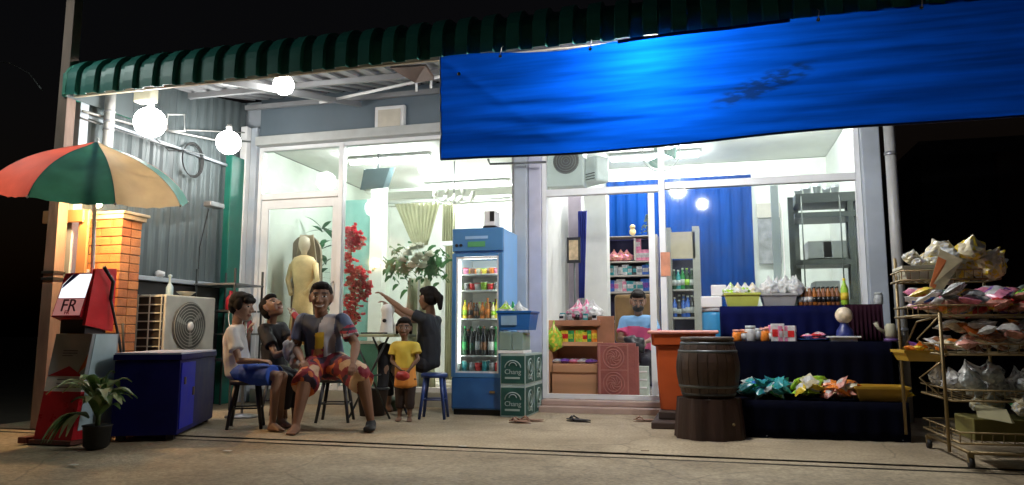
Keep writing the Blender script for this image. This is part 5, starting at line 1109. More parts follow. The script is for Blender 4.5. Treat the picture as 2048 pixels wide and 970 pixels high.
# low teal board with white frame
tb_ = thing('teal_board', 'teal board in a white frame low behind the seated people', 'board', tuple(P(745, 735, 8.8)))
a, b = P(700, 778, 8.8), P(762, 688, 8.8)
obj('board', MB().box((a.x, 8.82, max(.13, a.z)), (b.x-.045, 8.84, b.z)), mat('teal_board_paint', (.08, .33, .27), .5), tb_)
obj('frame_strip', MB().box((b.x-.044, 8.8, .13), (b.x, 8.85, b.z)).box((a.x, 8.8, b.z+.001), (b.x, 8.85, b.z+.04)), M_white, tb_)
# counter/desk inside with orange thing
dk = thing('display_plinth', 'pale display plinth with an orange cloth at the foot of the gold dress', 'plinth', tuple(P(600, 700, 9.0)))
a, b = P(566, 700, 8.95), P(640, 640, 8.95); obj('box', MB().box((a.x, 8.95, .13), (b.x, 9.15, .72), .01), mat('plinth_mint', (.55, .65, .5), .5), dk); obj('cloth', MB().box((a.x+.1, 8.94, .725), (b.x-.08, 9.1, .86), .03), mat('orange_cloth', (.75, .35, .03), .6), dk)

# ================================================================== INTERIOR, right room
def bxp(name, u0, v0, u1, v1, Y, dep, m, par, bev=.003, zmin=.126):
    a, b = P(u0, v1, Y), P(u1, v0, Y); return obj(name, MB().box((a.x, Y, max(a.z, zmin)), (b.x, Y+dep, b.z), bev), m, par)
cr_ = thing('white_pillar', 'white pillar with a draped sheet left of the shelf unit', 'pillar', tuple(P(1190, 600, 10.2)))
bxp('pillar', 1172, 385, 1212, 700, 10.2, .3, M_wallw, cr_, zmin=.13)
a, b = P(1158, 600, 10.0), P(1176, 600, 10.0); obj('blue_curtain', MB().grid(24, 4, lambda s, q: Vector((a.x+(b.x-a.x)*s*(.6+.4*q), 10.0+.02*math.sin(s*25), 1.35+1.2*q))), mat('blue_curtain_cloth', (.02, .04, .3), .7, transl=.2), cr_, solid=.004)
# pale green doorway and lilac wall piece
lp = thing('lilac_panel', 'pale lilac and tan wall panels left of the white pillar', 'panel', tuple(P(1130, 600, 10.6)))
bxp('tan_strip', 1098, 380, 1136, 790, 10.6, .04, mat('tan_panel', (.5, .42, .3), .6), lp); bxp('lilac_strip', 1137, 380, 1162, 790, 10.6, .04, mat('lilac_panel_paint', (.45, .4, .46), .6), lp)
bxp('green_shelf_glass', 1112, 560, 1128, 640, 10.5, .05, mat('pale_green_glass', (.35, .5, .4), .3), lp)
pf = thing('hanging_picture', 'small framed picture on a stand near the doorway counter', 'picture', tuple(P(1143, 500, 9.6)))
bxp('frame', 1134, 474, 1160, 526, 9.6, .03, M_black, pf); bxp('print', 1138, 480, 1156, 520, 9.595, .004, mat('tan_print', (.55, .42, .25), .5, var=.4, sc=12), pf)
obj('stand', MB().tube([P(1149, 526, 9.6), Vector((P(1149, 526, 9.6).x, 9.6, .13))], .012, 6), M_dsteel, pf)
# main shelf unit behind the shopkeeper
su = thing('goods_shelf_unit', 'tall grey shelf unit of boxed goods behind the shopkeeper', 'shelf unit', tuple(P(1262, 600, 10.6)))
Ys = 10.6; M_shf = mat('grey_shelf', (.4, .37, .33), .5)
bxp('side', 1207, 468, 1213, 790, Ys, .32, M_shf, su); bxp('side', 1308, 468, 1314, 790, Ys, .32, M_shf, su); bxp('divider', 1268, 476, 1271, 520, Ys, .3, M_shf, su)
bxp('back', 1214, 473, 1307, 790, Ys+.3, .02, mat('navy_back', (.02, .02, .08), .6), su)
sz = []
for v in (470, 521, 549, 582, 640): q = bxp('shelf', 1214, v, 1307, v+5, Ys-.01, .3, M_shf, su); sz.append(P(1260, v, Ys).z)
xa, xb = P(1216, 600, Ys).x, P(1306, 600, Ys).x
row([('box', 'teal', 'white'), ('box', 'white', 'silver'), ('jar', 'white', 'black'), ('box', 'white', 'teal'), ('box', 'teal', 'white'), ('box', 'black', 'teal'), ('box', 'white', 'grey'), ('box', 'blue', 'white')], sz[2], xa, xb, Ys+.02, Ys+.18, 9, 1, 'on the second shelf behind the shopkeeper', 1.3, .004)
row([('box', 'blue', 'purple'), ('box', 'white', 'pink'), ('box', 'white', 'silver'), ('box', 'pink', 'white'), ('box', 'teal', 'white'), ('box', 'silver', 'teal'), ('box', 'white', 'teal')], sz[3], xa, xb, Ys+.02, Ys+.18, 9, 1, 'on the third shelf behind the shopkeeper', 1.45, .004)
for i in range(4): goods('box', 'pink', (P(1277+9*(i % 3), 600, Ys).x, Ys+.1, sz[1]+.002+(.16 if i == 3 else 0)), 'on the right of the top shelf behind the shopkeeper', 'white', s=(1.1, 1.1, 1.45))
for i, u in enumerate((1228, 1242, 1254)): goods('bag', 'salmon', (P(u, 600, Ys).x, Ys+.1, sz[1]+.002), 'on the left of the top shelf behind the shopkeeper', 'pink', s=1.1, v=i)
kk = P(1264, 465, Ys); lc = tag(obj('lucky_cat', MB().ball((kk.x, Ys+.1, sz[0]+.055), (.05, .045, .055), 2).ball((kk.x, Ys+.09, sz[0]+.13), (.042, .04, .038), 2), mat('gold_white', (.65, .5, .25), .4)), 'small rounded gold figurine on top of the shelf unit', 'figurine')
p_ = P(1294, 465, Ys); ft = thing('small_tree', 'small grey-green conical tabletop tree on top of the shelf unit', 'ornament', (p_.x, Ys+.12, sz[0]+.01)); rt_ = random.Random(5)
obj('trunk', MB().tube([(p_.x, Ys+.12, sz[0]+.005), (p_.x, Ys+.12, sz[0]+.3)], .008, 6), M_dsteel, ft)
m = MB()
for k in range(70):
    t_ = rt_.random(); a = rt_.random()*6.28; r_ = .11*(1-t_)+.01; c_ = Vector((p_.x+r_*math.cos(a)*.8, Ys+.12+r_*math.sin(a)*.8, sz[0]+.03+.27*t_)); blossom(m, c_, .03, 3, rt_)
obj('foliage', m, mat('tabletop_tree_green', (.2, .25, .14), .6), ft)
# second cabinet right of the mullion
sc2 = thing('bottle_cabinet', 'beige topped cabinet with shelves of bottles right of the mullion', 'cabinet', tuple(P(1368, 600, 10.2)))
Y2 = 10.2
bxp('side', 1336, 455, 1341, 700, Y2, .35, M_shf, sc2); bxp('side', 1391, 452, 1398, 700, Y2, .35, M_shf, sc2); bxp('top_door', 1342, 463, 1390, 518, Y2, .03, mat('beige_door', (.5, .4, .28), .5), sc2); bxp('back', 1342, 519, 1390, 700, Y2+.3, .02, mat('navy_back', (.02, .02, .08)), sc2)
z2_ = []
for v in (578, 634, 690): bxp('shelf', 1342, v, 1390, v+4, Y2, .3, M_shf, sc2); z2_.append(P(1366, v, Y2).z)
xa, xb = P(1344, 600, Y2).x, P(1389, 600, Y2).x
row([('bottle', 'darkgreen', 'white'), ('bottle', 'teal', 'white'), ('bottle', 'green', 'white'), ('bottle', 'darkgreen', 'lime')], z2_[0], xa, xb, Y2+.03, Y2+.18, 5, 2, 'on the upper shelf of the beige topped cabinet', 1.2, .004)
row([('bottle', 'blue', 'white'), ('bottle', 'black', 'white'), ('bottle', 'blue', 'grey')], z2_[1], xa, xb, Y2+.03, Y2+.18, 5, 2, 'on the lower shelf of the beige topped cabinet', 1.3, .004)
# white + tan wall right, steel rack
wp_ = thing('grey_board', 'grey mottled notice board on the white wall right of the blue panel', 'board', tuple(P(1540, 500, 11.2)))
bxp('board', 1519, 437, 1560, 528, 11.2, .03, mat('mottled_grey', (.25, .25, .26), .6, var=.4, sc=9), wp_); bxp('tan_strip', 1514, 405, 1560, 436, 11.22, .02, mat('tan_strip_paint', (.5, .46, .4), .6), wp_)
sr = thing('steel_rack', 'tall grey steel storage rack behind the right glass pane', 'rack', tuple(P(1655, 500, 9.4)))
M_srk = mat('olive_grey_steel', (.13, .14, .125), .5, .3, .1)
for u, Y in ((1590, 9.2), (1712, 9.2), (1600, 9.7), (1706, 9.7)):
    a = P(u, 600, Y); obj('post', MB().box((a.x-.03, Y, .13), (a.x+.03, Y+.05, 2.47)), M_srk, sr)
for v in (426, 520, 600):
    a, b = P(1590, v, 9.2), P(1712, v, 9.2); obj('shelf', MB().box((a.x, 9.19, a.z-.06), (b.x, 9.78, a.z+.0)), M_srk, sr)
for u in (1612, 1690): a = P(u, 600, 9.18); obj('guy_bar', MB().tube([(a.x, 9.17, .8), (a.x, 9.17, 2.47)], .008, 6), M_srk, sr)
a, b = P(1590, 380, 9.2), P(1712, 380, 9.2); obj('shelf', MB().box((a.x, 9.19, a.z-.16), (b.x, 9.78, a.z-.05)), M_srk, sr)
# stacked ware on top of the rack
for i, u in enumerate((1595, 1612, 1632, 1650, 1668)):
    a = P(u, 345, 9.5); zt_ = P(1600, 382, 9.2).z-.045
    q = obj('glass_ware', MB().lathe([(.03, 0), (.035, .02), (.05, .12+.03*(i % 3)), (.052, .121+.03*(i % 3)), (.03, .025)], (a.x, 9.5, zt_), 12), mat('dull_ware', (.35, .37, .38), .3)); tag(q, 'grey ware stacked on top of the steel storage rack', 'ware', 'grey ware on the steel rack')
for i, (u, v, c2) in enumerate(((1640, 520, 0), (1670, 520, 0), (1655, 600, 0))):
    a = P(u, v, 9.4); tag(obj('storage_box', MB().box((a.x-.14, 9.3, a.z+.012), (a.x+.13, 9.7, a.z+.22), .01), mat('pale_storage', (.5, .5, .48), .5)), ['pale storage box on the middle shelf of the steel rack, left one', 'pale storage box on the middle shelf of the steel rack, right one', 'pale storage box on the lowest shelf of the steel rack'][i], 'box')
# blue counter block with white foam boxes
bl = thing('blue_drum', 'bright blue plastic drum behind the stall at the left', 'drum', tuple(P(1432, 650, 8.0)))
a, b = P(1405, 690, 8.05), P(1456, 622, 8.05); rd = (b.x-a.x)/2
obj('barrel', MB().lathe([(rd*.92, .0), (rd, .1), (rd, b.z-.04), (rd*.94, b.z)], ((a.x+b.x)/2, 8.3, 0), 28), mat('azure_plastic', (.03, .25, .5), .4), bl); obj('lid', MB().lathe([(rd*1.0, b.z), (rd*1.03, b.z+.02), (rd*.9, b.z+.04), (.001, b.z+.042)], ((a.x+b.x)/2, 8.3, 0), 28), mat('grey_lid', (.35, .36, .38), .5), bl)
zl_ = b.z+.043; cxx = (a.x+b.x)/2
tag(obj('foam_box', MB().box((cxx-.14, 8.17, zl_), (cxx+.08, 8.4, zl_+.12), .012), M_white), 'white foam box on the lid of the blue drum, lower one', 'box')
tag(obj('foam_box', MB().box((cxx-.03, 8.19, zl_+.122), (cxx+.13, 8.38, zl_+.24), .012), M_white), 'white foam box on the lid of the blue drum, upper one', 'box')
# outdoor condenser + cassette hung high inside
hc = thing('ceiling_condenser', 'white box unit with round dark grille high behind the transom glass', 'air conditioner', tuple(P(1125, 335, 9.0)))
bxp('casing', 1094, 296, 1166, 374, 9.0, .3, M_white, hc, .015); c_ = P(1132, 322, 8.99)
obj('grille', MB().lathe([(.0001, 0), (.16, -.002), (.165, .0)], c_, 28, axis='Y'), mat('brown_grey_grille', (.12, .1, .1), .5), hc)
for k in range(5): obj('guard_ring', MB().tube([c_+Vector(((.03+.032*k)*math.cos(a), -.008, (.03+.032*k)*math.sin(a))) for a in [2*math.pi*i/24 for i in range(24)]], .003, 4, closed=True), M_steel, hc)
ia = thing('split_air_conditioner', 'white split air conditioner tilted high behind the transom glass', 'air conditioner', tuple(P(1198, 340, 9.1)))
c_ = P(1199, 340, 9.2); Mr = Matrix.Translation(c_) @ Matrix.Rotation(R(-38), 4, 'Z') @ Matrix.Rotation(R(0), 4, 'X')
WM[ia] = WM[ia]
m = MB(); m.box((-.42, -.12, -.16), (.06, .12, .17), .03); m.b.transform(Mr); obj('casing', m, mat('soft_white_plastic', (.7, .72, .72), .4), ia)
for k in range(3): m = MB(); m.box((-.4, -.13, -.13+.035*k), (.04, -.121, -.12+.035*k)); m.b.transform(Mr); obj('louvre', m, M_dsteel, ia)
wfn = thing('wall_fan', 'white round wall fan behind the mullion above the transom', 'fan', tuple(P(1322, 305, 9.3)))
c_ = P(1322, 306, 9.3)
for rr in (.235, .228, .15, .08): obj('guard_ring', MB().tube([c_+Vector((rr*math.cos(a), 0, rr*math.sin(a))) for a in [2*math.pi*i/32 for i in range(32)]], .009 if rr > .23 else .003, 5, closed=True), M_white, wfn)
for k in range(3): a0_ = k*2.09; obj('fan_blade', MB().grid(4, 4, lambda s, q, a0_=a0_: c_+Vector(((.03+.17*q)*math.cos(a0_+(s-.5)*.9), .02+.03*s, (.03+.17*q)*math.sin(a0_+(s-.5)*.9)))), mat('translucent_blade', (.35, .5, .45), .3), wfn, solid=.003)
obj('motor', MB().lathe([(.001, -.03), (.04, -.02), (.05, .05), (.04, .12)], c_, 14, axis='Y'), M_white, wfn); obj('arm', MB().tube([c_+Vector((0, .1, 0)), c_+Vector((0, .3, .2)), (c_.x, c_.y+.3, 3.42)], .014, 6), M_white, wfn)
hf_ = thing('door_tag', 'orange paper tag hanging on the sliding door stile', 'tag', tuple(P(1330, 525, 8.4))); bxp('paper', 1322, 504, 1340, 552, 8.43, .008, mat('orange_paper', (.6, .25, .14), .6, var=.25, sc=9), hf_)
wl_ = thing('wicker_chair', 'brown rounded chair back behind the shopkeeper', 'chair', tuple(P(1262, 610, 9.7)))
a, b = P(1229, 640, 9.7), P(1306, 588, 9.7)
obj('backrest', MB().box((a.x, 9.7, .75), (b.x, 9.78, b.z), .04), mat('brown_leather', (.2, .12, .04), .4, var=.2), wl_); obj('seat', MB().box((a.x+.03, 9.2, .5), (b.x-.03, 9.69, .58), .03), mat('brown_leather', (.2, .12, .04)), wl_)
for xx in (a.x+.05, b.x-.1):
    for y_ in (9.25, 9.6): obj('leg', MB().box((xx, y_, .13), (xx+.04, y_+.04, .499)), M_dsteel, wl_)
gb = thing('glass_box', 'pale glass fronted box on the doorway floor right of the carved panel', 'box', tuple(P(1283, 760, 8.7)))
bxp('case', 1273, 733, 1296, 797, 8.7, .2, mat('pale_grey_green', (.5, .58, .5), .4, var=.2, sc=14), gb)
for i in range(3): bxp('slat', 1275, 742+i*16, 1294, 745+i*16, 8.69, .008, M_white, gb)

# ================================================================== FURNITURE FOR THE PEOPLE
def stool(loc, rz, h, m, label, r=.16):
    t = thing('plastic_stool', label, 'stool', loc, 'stools under the people', rz); M0 = WM[t]
    mb = MB(); mb.lathe([(.0001, h-.005), (r*.9, h), (r, h-.012), (r, h-.045), (r*.93, h-.045)], n=20); mb.b.transform(M0); obj('seat', mb, m, t)
    for k in range(4):
        a = math.pi/4+k*math.pi/2; d = Vector((math.cos(a), math.sin(a), 0)); p0_, p1_ = d*(r*.82)+Vector((0, 0, h-.04)), d*(r*1.3)+Vector((0, 0, .0))
        obj('leg', MB().tube([M0 @ p0_, M0 @ p1_], [.022, .016], 6), m, t)
    for k in range(4):
        a = math.pi/4+k*math.pi/2; d0, d1 = [Vector((math.cos(q), math.sin(q), 0))*(r*1.08)+Vector((0, 0, h*.42)) for q in (a, a+math.pi/2)]
        obj('stretcher', MB().tube([M0 @ d0, M0 @ d1], .008, 5), m, t)
    return t
M_bst = mat('dark_blue_stool', (.02, .05, .2), .4); M_blk = mat('black_stool', (.02, .02, .025), .45)
ws = PZ(862, 838); ws.y += .08
stool((ws.x, ws.y, 0), .2, .46, M_bst, 'dark blue plastic stool under the woman in black', .14)
mn = PZ(660, 845); stool((mn.x, mn.y+.1, 0), .3, .43, M_blk, 'black stool under the man in the jersey', .17)
by = PZ(478, 858); stool((by.x, by.y+.1, 0), .5, .44, M_blk, 'black stool under the boy in the white shirt', .16)
k2 = PZ(545, 836); stool((k2.x, k2.y+.1, 0), .2, .42, M_blk, 'black stool under the child drinking', .15)
tbp = P(735, 700, 7.35); ft_ = thing('folding_table', 'small pale green topped folding table beside the seated man', 'table', (tbp.x, 7.35, 0))
a, b = P(688, 668, 7.1), P(795, 660, 7.1); zt_ = .86
obj('tabletop', MB().box((a.x, 7.05, zt_-.03), (b.x, 7.6, zt_), .006), mat('pale_green_top', (.4, .45, .3), .4), ft_)
for yy_ in (7.1, 7.55): obj('leg', MB().tube([(a.x+.08, yy_, .0), (b.x-.1, yy_, zt_-.03)], .012, 6), M_dsteel, ft_); obj('leg', MB().tube([(b.x-.08, yy_+.03, .0), (a.x+.1, yy_+.03, zt_-.03)], .012, 6), M_dsteel, ft_)
obj('brace', MB().tube([(a.x+.3, 7.1, .43), (a.x+.3, 7.58, .43)], .008, 6), M_dsteel, ft_)
# white appliances / pots on the table
c_ = P(775, 640, 7.3); t = thing('white_mixer', 'white kitchen machine with black knob on the folding table', 'appliance', (c_.x, 7.3, zt_))
obj('body', MB().lathe([(.08, zt_), (.085, zt_+.02), (.07, zt_+.1), (.06, zt_+.2), (.075, zt_+.26), (.05, zt_+.31), (.001, zt_+.32)], (c_.x, 7.3, 0), 18), M_white, t); obj('knob', MB().lathe([(.02, -.085), (.02, -.06)], (c_.x, 7.3, zt_+.14), 10, axis='Y'), M_black, t)
obj('jug', MB().lathe([(.05, zt_), (.055, zt_+.01), (.06, zt_+.11), (.04, zt_+.12)], (c_.x+.13, 7.32, 0), 14), M_white, t)
tag(obj('dark_tray', MB().box((c_.x-.2, 7.08, zt_+.001), (c_.x+.05, 7.2, zt_+.018), .004), M_black), 'dark tray at the near edge of the folding table', 'tray')
dz = PZ(705, 840); t = thing('dark_bucket', 'dark bucket on the ground behind the seated man', 'bucket', (dz.x, dz.y+.45, 0)); obj('tub', MB().lathe([(.13, 0), (.17, .28), (.18, .29), (.165, .285), (.12, .03), (.001, .03)], (dz.x, dz.y+.45, 0), 20), mat('brown_black_bucket', (.04, .025, .02), .6), t); obj('rim', MB().lathe([(.172, .27), (.186, .28), (.172, .295)], (dz.x, dz.y+.45, 0), 20), M_black, t)
dz = PZ(765, 822); t = thing('green_basin', 'dull green round basin on the ground behind the girl', 'basin', (dz.x, dz.y+.1, 0)); obj('basin', MB().lathe([(.14, 0), (.2, .1), (.21, .12), (.19, .115), (.12, .02), (.001, .02)], (dz.x, dz.y+.1, 0), 24), mat('olive_basin', (.1, .14, .07), .5), t); obj('cloth', MB().ball((dz.x, dz.y+.1, .08), (.13, .13, .08), 3, .5), mat('grey_green_cloth', (.12, .16, .1), .8), t)
#@@P4
# ================================================================== PEOPLE
TS = bpy.data.scenes.new('work')
def hullpts(bm, pts):
    vs = [bm.verts.new(p) for p in pts]; r = bmesh.ops.convex_hull(bm, input=vs)
    bmesh.ops.delete(bm, geom=list({v for v in r['geom_interior']+r['geom_unused'] if isinstance(v, bmesh.types.BMVert)}), context='VERTS')
SPH = []
for i in range(1, 6):
    ph = math.pi*i/6
    for j in range(12): SPH.append(Vector((math.sin(ph)*math.cos(2*math.pi*j/12), math.sin(ph)*math.sin(2*math.pi*j/12), math.cos(ph))))
SPH += [Vector((0, 0, 1)), Vector((0, 0, -1))]
def els(bm, specs):   # convex hull of ellipsoids [(centre, (rx,ry,rz) or r, 3x3 or None)]
    pts = []
    for s in specs:
        c, r = Vector(s[0]), s[1]; M3 = s[2] if len(s) > 2 and s[2] is not None else None
        rr = (r, r, r) if isinstance(r, (int, float)) else r
        for d in SPH:
            v = Vector((d.x*rr[0], d.y*rr[1], d.z*rr[2])); pts.append(c+(M3 @ v if M3 else v))
    hullpts(bm, pts)
def cone(bm, a, b, ra, rb, n=14):  # flat ended
    a, b = Vector(a), Vector(b); d = (b-a).normalized(); u = d.orthogonal().normalized(); w_ = d.cross(u)
    pts = [a+(u*math.cos(2*math.pi*i/n)+w_*math.sin(2*math.pi*i/n))*ra for i in range(n)]+[b+(u*math.cos(2*math.pi*i/n)+w_*math.sin(2*math.pi*i/n))*rb for i in range(n)]
    hullpts(bm, pts)
def remesh(name, bm, mats, parent, vox, fn=None, smooth=3, disp=0):
    me = bpy.data.meshes.new(name); bm.to_mesh(me); bm.free(); o = bpy.data.objects.new(name, me); TS.collection.objects.link(o)
    md = o.modifiers.new('r', 'REMESH'); md.mode = 'VOXEL'; md.voxel_size = vox; md.use_smooth_shade = True
    s = o.modifiers.new('s', 'SMOOTH'); s.iterations = smooth; s.factor = .5
    dg = None
    with bpy.context.temp_override(scene=TS, view_layer=TS.view_layers[0]): dg = bpy.context.evaluated_depsgraph_get()
    ev = o.evaluated_get(dg); me2 = bpy.data.meshes.new_from_object(ev); me2.name = name
    TS.collection.objects.unlink(o); COL.objects.link(o)
    o.modifiers.clear(); o.data = me2; bpy.data.meshes.remove(me)
    for q in mats: me2.materials.append(q)
    if disp:
        nn_ = [v.normal.copy() for v in me2.vertices]; co_ = []
        for v, n_ in zip(me2.vertices, nn_): q_ = v.co; co_ += list(q_+n_*disp*(noise.noise(q_*9)+.6*noise.noise(Vector((q_.x*22, q_.y*22, q_.z*8)))))
        me2.vertices.foreach_set('co', co_)
    if fn:
        n_ = len(me2.polygons); vi = [0.0]*(3*len(me2.vertices)); me2.vertices.foreach_get('co', vi); ls = [0]*n_; me2.polygons.foreach_get('loop_start', ls)
        lv = [0]*len(me2.loops); me2.loops.foreach_get('vertex_index', lv); ix = []
        for l_ in ls: a_, b_ = lv[l_]*3, lv[l_+2]*3; ix.append(fn(((vi[a_]+vi[b_])/2, (vi[a_+1]+vi[b_+1])/2, (vi[a_+2]+vi[b_+2])/2)))
        me2.polygons.foreach_set('material_index', ix)
    me2.shade_smooth()
    if parent: me2.transform(WM[parent].inverted()); o.parent = parent; WM[o] = WM[parent]
    return o
M_sk = {k: mat('skin_'+k, c, .55, var=.06, sc=10) for k, c in dict(a=(.2, .1, .06), b=(.25, .14, .09), c=(.16, .085, .05), d=(.3, .18, .12)).items()}
M_hair = mat('black_hair', (.010, .008, .007), .75, spec=.15, var=.3, sc=30, bump=.3, bsc=80); M_eyew = mat('eye_white', (.45, .43, .4), .3); M_eyed = mat('eye_dark', (.01, .008, .007), .2); M_lip = mat('lips', (.2, .07, .055), .45); M_teeth = mat('teeth', (.5, .48, .42), .3); M_brow = mat('brows', (.02, .013, .01), .7)
def frame(fwd, up=(0, 0, 1), roll=0):
    f = Vector(fwd).normalized(); r = f.cross(Vector(up)).normalized(); u = r.cross(f).normalized(); M3 = Matrix((r, f, u)).transposed()   # columns: right, forward, up
    return M3
def hand(bm, wrist, elbow, palmn, s, curl=.5, thumb=1):
    d = (wrist-elbow).normalized(); n = (palmn-d*palmn.dot(d)).normalized(); sd = d.cross(n)
    M3 = Matrix((sd, d, n)).transposed(); c = wrist+d*.045*s
    els(bm, [(wrist, (.022*s, .02*s, .016*s), M3), (wrist+d*.075*s, (.038*s, .012*s, .013*s), M3)])
    for i, (off, L) in enumerate(((-.029, .062), (-.01, .072), (.01, .067), (.028, .052))):
        b = wrist+d*.078*s+sd*off*s; p1 = b+(d*math.cos(curl*.5)+n*math.sin(curl*.5))*L*.5*s; p2 = p1+(d*math.cos(curl*1.5)+n*math.sin(curl*1.5))*L*.5*s
        els(bm, [(b, .0088*s), (p1, .0082*s)]); els(bm, [(p1, .0082*s), (p2, .007*s)])
    b = wrist+d*.03*s-sd*thumb*.022*s; p1 = b+(d*.6-sd*thumb*.75+n*.35).normalized()*.035*s; p2 = p1+(d*.9-sd*thumb*.2+n*.45).normalized()*.028*s
    els(bm, [(b, .013*s), (p1, .0105*s)]); els(bm, [(p1, .0105*s), (p2, .009*s)])
def foot(bm, ank, direc, s):
    d = Vector((direc[0], direc[1], 0)).normalized(); g_ = Vector((ank.x, ank.y, .028*s)); sd = Vector((d.y, -d.x, 0)); M3 = Matrix((sd, d, Vector((0, 0, 1)))).transposed()
    els(bm, [(ank, .036*s), (g_-d*.03*s, (.033*s, .035*s, .028*s), M3)]); els(bm, [(ank-Vector((0, 0, .01)), .03*s), (g_+d*.10*s, (.045*s, .04*s, .022*s), M3), (g_-d*.02*s, (.034*s, .03*s, .028*s), M3)])
    for i in range(5): o_ = (-.034+.017*i)*s; els(bm, [(g_+d*.11*s+sd*o_, .012*s), (g_+d*(.150-.006*abs(i-1))*s+sd*o_-Vector((0, 0, .012*s)), .0105*s)])
def person(name, label, J, s, skin, face, up=(0, 0, 1), hair='short', smile=0, girth=1.0, headr=1.0, mask=False, extra=None, gaze=0):
    """J: head(centre) neck chest pelvis shL elL wrL shR elR wrR hpL knL anL hpR knR anR, ftL ftR directions, pnL pnR palm normals"""
    J = {k: Vector(v) for k, v in J.items()}
    t = thing(name, label, 'person', (J['pelvis'].x, J['pelvis'].y, 0)); bm = bmesh.new(); g_ = girth
    H = frame(face, up); hc_ = J['head']; hs = s*headr
    def h(x, y, z): return hc_+H @ Vector((x*hs, y*hs, z*hs))
    els(bm, [(h(0, -.012, .03), (.076*hs, .092*hs, .085*hs), H), (h(0, .018, -.01), (.066*hs, .07*hs, .07*hs), H)])
    els(bm, [(h(0, .02, -.01), (.064*hs, .062*hs, .05*hs), H), (h(0, .048, -.085), (.03*hs, .026*hs, .02*hs), H), (h(0, -.01, -.05), (.055*hs, .05*hs, .03*hs), H)])
    els(bm, [(h(0, .082, .015), .008*hs), (h(0, .104, -.022), .011*hs)]); els(bm, [(h(-.014, .09, -.026), .009*hs), (h(.014, .09, -.026), .009*hs)])
    els(bm, [(h(-.018, .078, -.053), .0075*hs), (h(.018, .078, -.053), .0075*hs)]); els(bm, [(h(-.012, .077, -.062), .009*hs), (h(.012, .077, -.062), .009*hs)])
    els(bm, [(h(-.04, .068, .032), .009*hs), (h(.04, .068, .032), .009*hs)])
    for sx in (-1, 1):
        els(bm, [(h(sx*.079, -.005, .012), (.009*hs, .017*hs, .026*hs), H), (h(sx*.074, .0, -.02), (.008*hs, .01*hs, .012*hs), H)]); els(bm, [(h(sx*.036, .058, -.015), .022*hs), (h(sx*.03, .05, -.05), .02*hs)])
    els(bm, [(h(0, -.015, -.04), .05*s*min(1, g_)), (J['neck'], .052*s*g_)])
    sh = (J['shR']-J['shL']).normalized(); upt_ = (J['neck']-J['pelvis']).normalized(); fr_ = upt_.cross(sh).normalized(); T = Matrix((sh, -fr_, upt_)).transposed()
    wS = (J['shR']-J['shL']).length/2
    els(bm, [(J['chest'], (wS*.78, .105*s*g_, .12*s), T), (J['neck']-upt_*.03*s, (.07*s, .055*s, .03*s), T), (J['shL'], .05*s), (J['shR'], .05*s)])
    els(bm, [(J['chest'], (wS*.76, .105*s*g_, .10*s), T), (J['pelvis'], (.145*s*g_, .115*s*g_, .085*s), T)])
    for q in 'LR':
        a, b, c = J['sh'+q], J['el'+q], J['wr'+q]; els(bm, [(a, .048*s*g_), (b, .034*s*g_)]); els(bm, [(b, .034*s*g_), (b.lerp(c, .35), .035*s*g_), (c, .022*s)])
        hand(bm, c, b, J.get('pn'+q, Vector((0, 0, -1))), s*.98, J['cu'+q].x if 'cu'+q in J else .6, 1 if q == 'L' else -1)
        a, b, c = J['hp'+q], J['kn'+q], J['an'+q]; els(bm, [(a, .085*s*g_), (b, .052*s*g_)]); els(bm, [(b, .05*s*g_), (b.lerp(c, .3)-Vector((face[0], face[1], 0))*.015*s, .052*s*g_)]); els(bm, [(b.lerp(c, .3)-Vector((face[0], face[1], 0))*.015*s, .052*s*g_), (c, .033*s)])
        foot(bm, c, J['ft'+q], s)
    Hi = H.transposed()
    def fm(c):
        p = (Hi @ (Vector(c)-hc_))/hs
        if p.length > .2 or p.y < .03: return 0
        ax = abs(p.x)
        if ((ax-.032)/.0155)**2+((p.z-.012)/.0055)**2 < 1: return 2 if abs(ax-.032) < .0075 else 1
        if .012 < ax < .052 and abs(p.z-.036-.1*(.03-abs(ax-.03))) < .006: return 5
        zz = p.z+.059-(.010*(p.x/.03)**2 if smile else 0)
        if ax < (.032 if smile else .024) and abs(zz) < (.009 if smile else .007): return 4 if smile and abs(zz) < .004 else 3
        return 0
    remesh('body', bm, [skin, M_eyew, M_eyed, M_lip, M_teeth, M_brow], t, .0062*max(s, .8), fm, 2)
    # hair
    bm = bmesh.new()
    els(bm, [(h(0, -.025, .045), (.084*hs, .094*hs, .085*hs), H)]); els(bm, [(h(0, -.05, .0), (.078*hs, .065*hs, .07*hs), H)]); els(bm, [(h(0, .03, .085), (.066*hs, .055*hs, .036*hs), H)])
    if hair == 'fringe': els(bm, [(h(-.045, .06, .06), .03*hs), (h(.045, .06, .06), .03*hs)]); els(bm, [(h(-.07, 0, .02), (.02*hs, .04*hs, .05*hs), H)]); els(bm, [(h(.07, 0, .02), (.02*hs, .04*hs, .05*hs), H)])
    if hair == 'pony': els(bm, [(h(0, -.10, .05), .035*hs), (h(0, -.15, .0), .04*hs)]); els(bm, [(h(0, -.15, .0), .04*hs), (h(0, -.155, -.1), .02*hs)])
    if hair == 'tied': els(bm, [(h(-.06, -.02, .03), .035*hs), (h(-.075, -.03, -.05), .02*hs)]); els(bm, [(h(.06, -.02, .03), .035*hs), (h(.075, -.03, -.05), .02*hs)])
    if hair == 'long': els(bm, [(h(0, -.05, .0), (.085*hs, .07*hs, .05*hs), H), (h(0, -.07, -.12), (.07*hs, .04*hs, .03*hs), H)])
    remesh('hair', bm, [M_hair], t, .007, None, 2, .004)
    if mask:
        bm = bmesh.new(); els(bm, [(h(0, .05, -.045), (.062*hs, .055*hs, .045*hs), H), (h(0, .08, -.03), (.03*hs, .03*hs, .03*hs), H)]); remesh('face_mask', bm, [M_black], t, .007)
    t_ = dict(t=t, J=J, T=T, s=s, g=g_, wS=wS, upt=upt_)
    return t_
